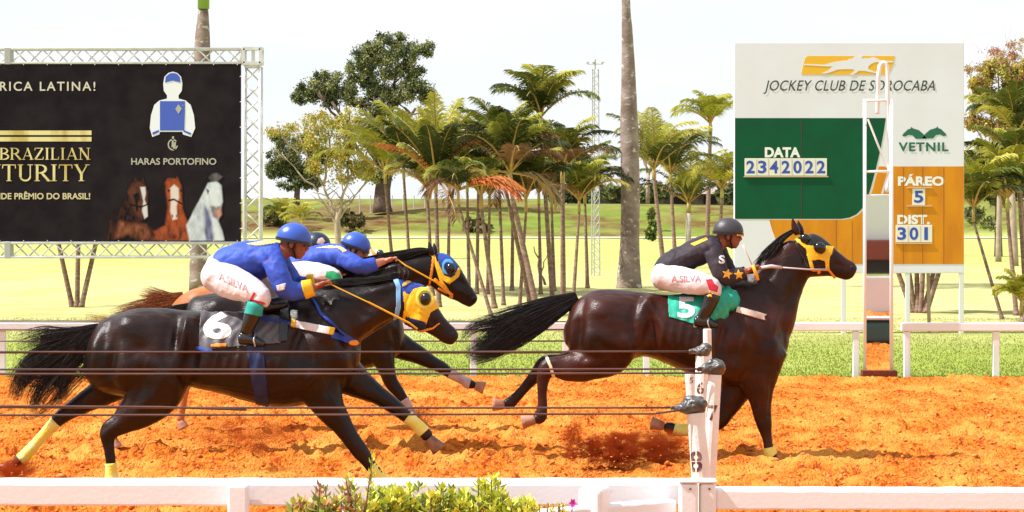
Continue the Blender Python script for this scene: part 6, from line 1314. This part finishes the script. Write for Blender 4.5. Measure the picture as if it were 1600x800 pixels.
patch('shirt_yoke', jb, [('poly',[(490,388),(512,384),(532,384),(542,392),(536,394),(528,388),(508,388)])], Y2, mat('pale_yoke', (.62,.48,.20)), j2, off=.004)
# rider of the chestnut
j3, hp3 = jockey('jockey in a dark navy helmet half hidden between the two blue jockeys', 170, Y3,
 [(398,424,13,.14),(412,416,15,.15),(434,408,16,.15),(456,401,16,.165),(474,396,13.5,.165),(484,391,9,.09)], (496,386),
 [dict(pts=[(470,400,10.5,-.17),(484,412,9.5,-.22),(500,422,8,-.22),(518,418,7,-.16),(534,414,5.2,-.12)], hand=(544,411)),
  dict(pts=[(474,402,10,.16),(488,413,9.5,.2),(502,422,8,.2),(520,418,7,.14),(536,414,5.2,.07)], hand=(546,411))],
 [dict(pts=[(396,430,15,-.09),(418,430,15,-.15),(442,434,13,-.23),(464,440,10.5,-.27),(457,458,8.5,-.29),(449,474,7,-.29),(442,488,5.5,-.28)], knee=3, foot=((436,495),(464,499))),
  dict(pts=[(396,430,15,.09),(418,430,15,.15),(442,434,13,.23),(464,440,10.5,.27),(457,458,8.5,.29),(449,474,7,.29),(442,488,5.5,.28)], knee=3, foot=((436,495),(464,499)))],
 M_skin, mat('navy_silk', (.015,.02,.07), .5), M_helmnav, pitch=-15)
hb3 = bvh_of([o for o in j3.children if o.name.split('.')[0] == 'helmet'])
patch('helmet_badge', hb3, [('poly',[(497,374),(503,372),(507,377),(503,382),(495,380)])], Y3, mat('badge', (.66,.50,.50), .5), j3, off=.016, step=.5)

# ================================================================== kicked-up earth
def dust(label, px, py, rx, ry, Y, dens, seed, depth=.35, nclod=70, dark=(.34,.050,.011)):
    s = F/Y; c_ = P(px,py,Y); mb = MB(); mb.ell((0,0,0), (1,1,1), nu=20, nv=12)
    root = thing('dust_cloud', label, None, (c_.x, Y, 0)); root['kind'] = 'stuff'
    me = mb.mesh('dust'); bmx = bmesh.new(); bmx.from_mesh(me); bmesh.ops.remove_doubles(bmx, verts=bmx.verts, dist=1e-5); bmesh.ops.recalc_face_normals(bmx, faces=bmx.faces); bmx.to_mesh(me); bmx.free()
    o = bpy.data.objects.new('dust_haze', me); COL.objects.link(o); o.parent = root; o.location = (0,0,c_.z); o.scale = (rx/s, depth, ry/s)
    key = 'dust_%d' % seed; m = bpy.data.materials.new(key); m.use_nodes = True; t = m.node_tree; t.nodes.clear()
    oo = t.nodes.new('ShaderNodeOutputMaterial'); pv = t.nodes.new('ShaderNodeVolumePrincipled'); pv.inputs['Color'].default_value = (*dark,1); pv.inputs['Density'].default_value = dens
    tc_ = t.nodes.new('ShaderNodeTexCoord'); ln = t.nodes.new('ShaderNodeVectorMath'); ln.operation = 'LENGTH'; t.links.new(tc_.outputs['Object'], ln.inputs[0])
    fa = t.nodes.new('ShaderNodeMapRange'); fa.inputs[1].default_value = 1.0; fa.inputs[2].default_value = .25; t.links.new(ln.outputs['Value'], fa.inputs[0])
    nz_ = t.nodes.new('ShaderNodeTexNoise'); nz_.inputs['Scale'].default_value = 2.6; nz_.inputs['Detail'].default_value = 5; nz_.inputs['Roughness'].default_value = .7
    mp_ = t.nodes.new('ShaderNodeMapping'); mp_.inputs['Location'].default_value = (seed*3.1,0,seed); t.links.new(tc_.outputs['Object'], mp_.inputs['Vector']); t.links.new(mp_.outputs[0], nz_.inputs['Vector'])
    fb = t.nodes.new('ShaderNodeMapRange'); fb.inputs[1].default_value = .46; fb.inputs[2].default_value = .68; t.links.new(nz_.outputs['Fac'], fb.inputs[0])
    mu = t.nodes.new('ShaderNodeMath'); mu.operation = 'MULTIPLY'; t.links.new(fa.outputs[0], mu.inputs[0]); t.links.new(fb.outputs[0], mu.inputs[1])
    m2 = t.nodes.new('ShaderNodeMath'); m2.operation = 'MULTIPLY'; m2.inputs[1].default_value = dens; t.links.new(mu.outputs[0], m2.inputs[0]); t.links.new(m2.outputs[0], pv.inputs['Density'])
    t.links.new(pv.outputs[0], oo.inputs['Volume']); me.materials.append(m)
    r = np.random.default_rng(seed); pts = []; sz = []
    for _ in range(nclod):
        a = r.normal(0,.5,3); z = c_.z+abs(a[2])*ry/s*1.5-ry/s*.7; pts.append((c_.x+a[0]*rx/s*1.1, Y+a[1]*depth, max(z, .02))); sz.append(r.uniform(.003,.011)*(2.2 if r.random() < .06 else 1))
    q = clods('flying_clods', pts, sz, None, seed); 
    for k in ('label','kind'):
        if k in q: del q[k]
    q.parent = root; q.data.transform(Matrix.Translation(-Vector(root.location)))
dust('dark red burst of kicked earth below the leading horse', 955,702, 52,32, 20.3, 120, 1, .25, 150)
dust('thin red dust trailing towards the numbered posts', 1015,700, 75,36, 20.6, 60, 2, .3, 60)
dust('thin plume of dust thrown up beside the dark red burst', 895,690, 22,40, 20.2, 50, 3, .2, 40)
dust('wide low haze of red dust behind the legs of the number 6 horse', 390,680, 110,36, 20.2, 11, 4, .4, 90)
dust('dust round the hind hoof of the number 6 horse at the left edge', 20,735, 42,20, 18.1, 60, 5, .3, 60)
dust('dust hiding the front hoof of the second black horse', 655,655, 26,26, 21.4, 20, 6, .3, 40)
dust('reddish dust between the hind legs of the number 6 horse', 235,630, 60,26, 21.5, 14, 7, .4, 30)

# ================================================================== sub-parts
def under(root, kids, host):
    hs = [o for o in root.children if o.name.split('.')[0] == host]
    if not hs: return
    for o in list(root.children):
        if o.name.split('.')[0] in kids and o not in hs:
            def mid(q): 
                b = [Vector(c) for c in q.bound_box]; return sum(b, Vector())/8
            h = min(hs, key=lambda q: (mid(q)-mid(o)).length); o.parent = h
for r0 in (h1, h2, h3, h6):
    under(r0, ('number','cloth_trim'), 'number_cloth'); under(r0, ('eye_ring','blinker_cup','muzzle_piece'), 'blinker_mask'); under(r0, ('hood_edge','hood_band'), 'blinker_hood')
under(h3, ('blinker_cup',), 'blinker_hood')
for r0 in (j1, j2, j3, j6):
    under(r0, ('helmet_band','chin_strap','goggle_strap','helmet_badge'), 'helmet'); under(r0, ('boot_sole',), 'boot')
    under(r0, ('red_patch','knee_patch','lettering','knee_pad'), 'breeches'); under(r0, ('star','shirt_yoke','number','cuff'), 'shirt')
for o in list(COL.objects):
    if o.parent is None and o.name == 'score_board': under(o, ('digit','divider'), 'number_plate'); under(o, ('green_field','orange_field','lettering','club_emblem','sponsor_emblem'), 'board_panel')
    if o.parent is None and o.name == 'billboard': under(o, ('lettering','gold_bar','silks_picture','stable_emblem','horse_picture','tie'), 'banner')
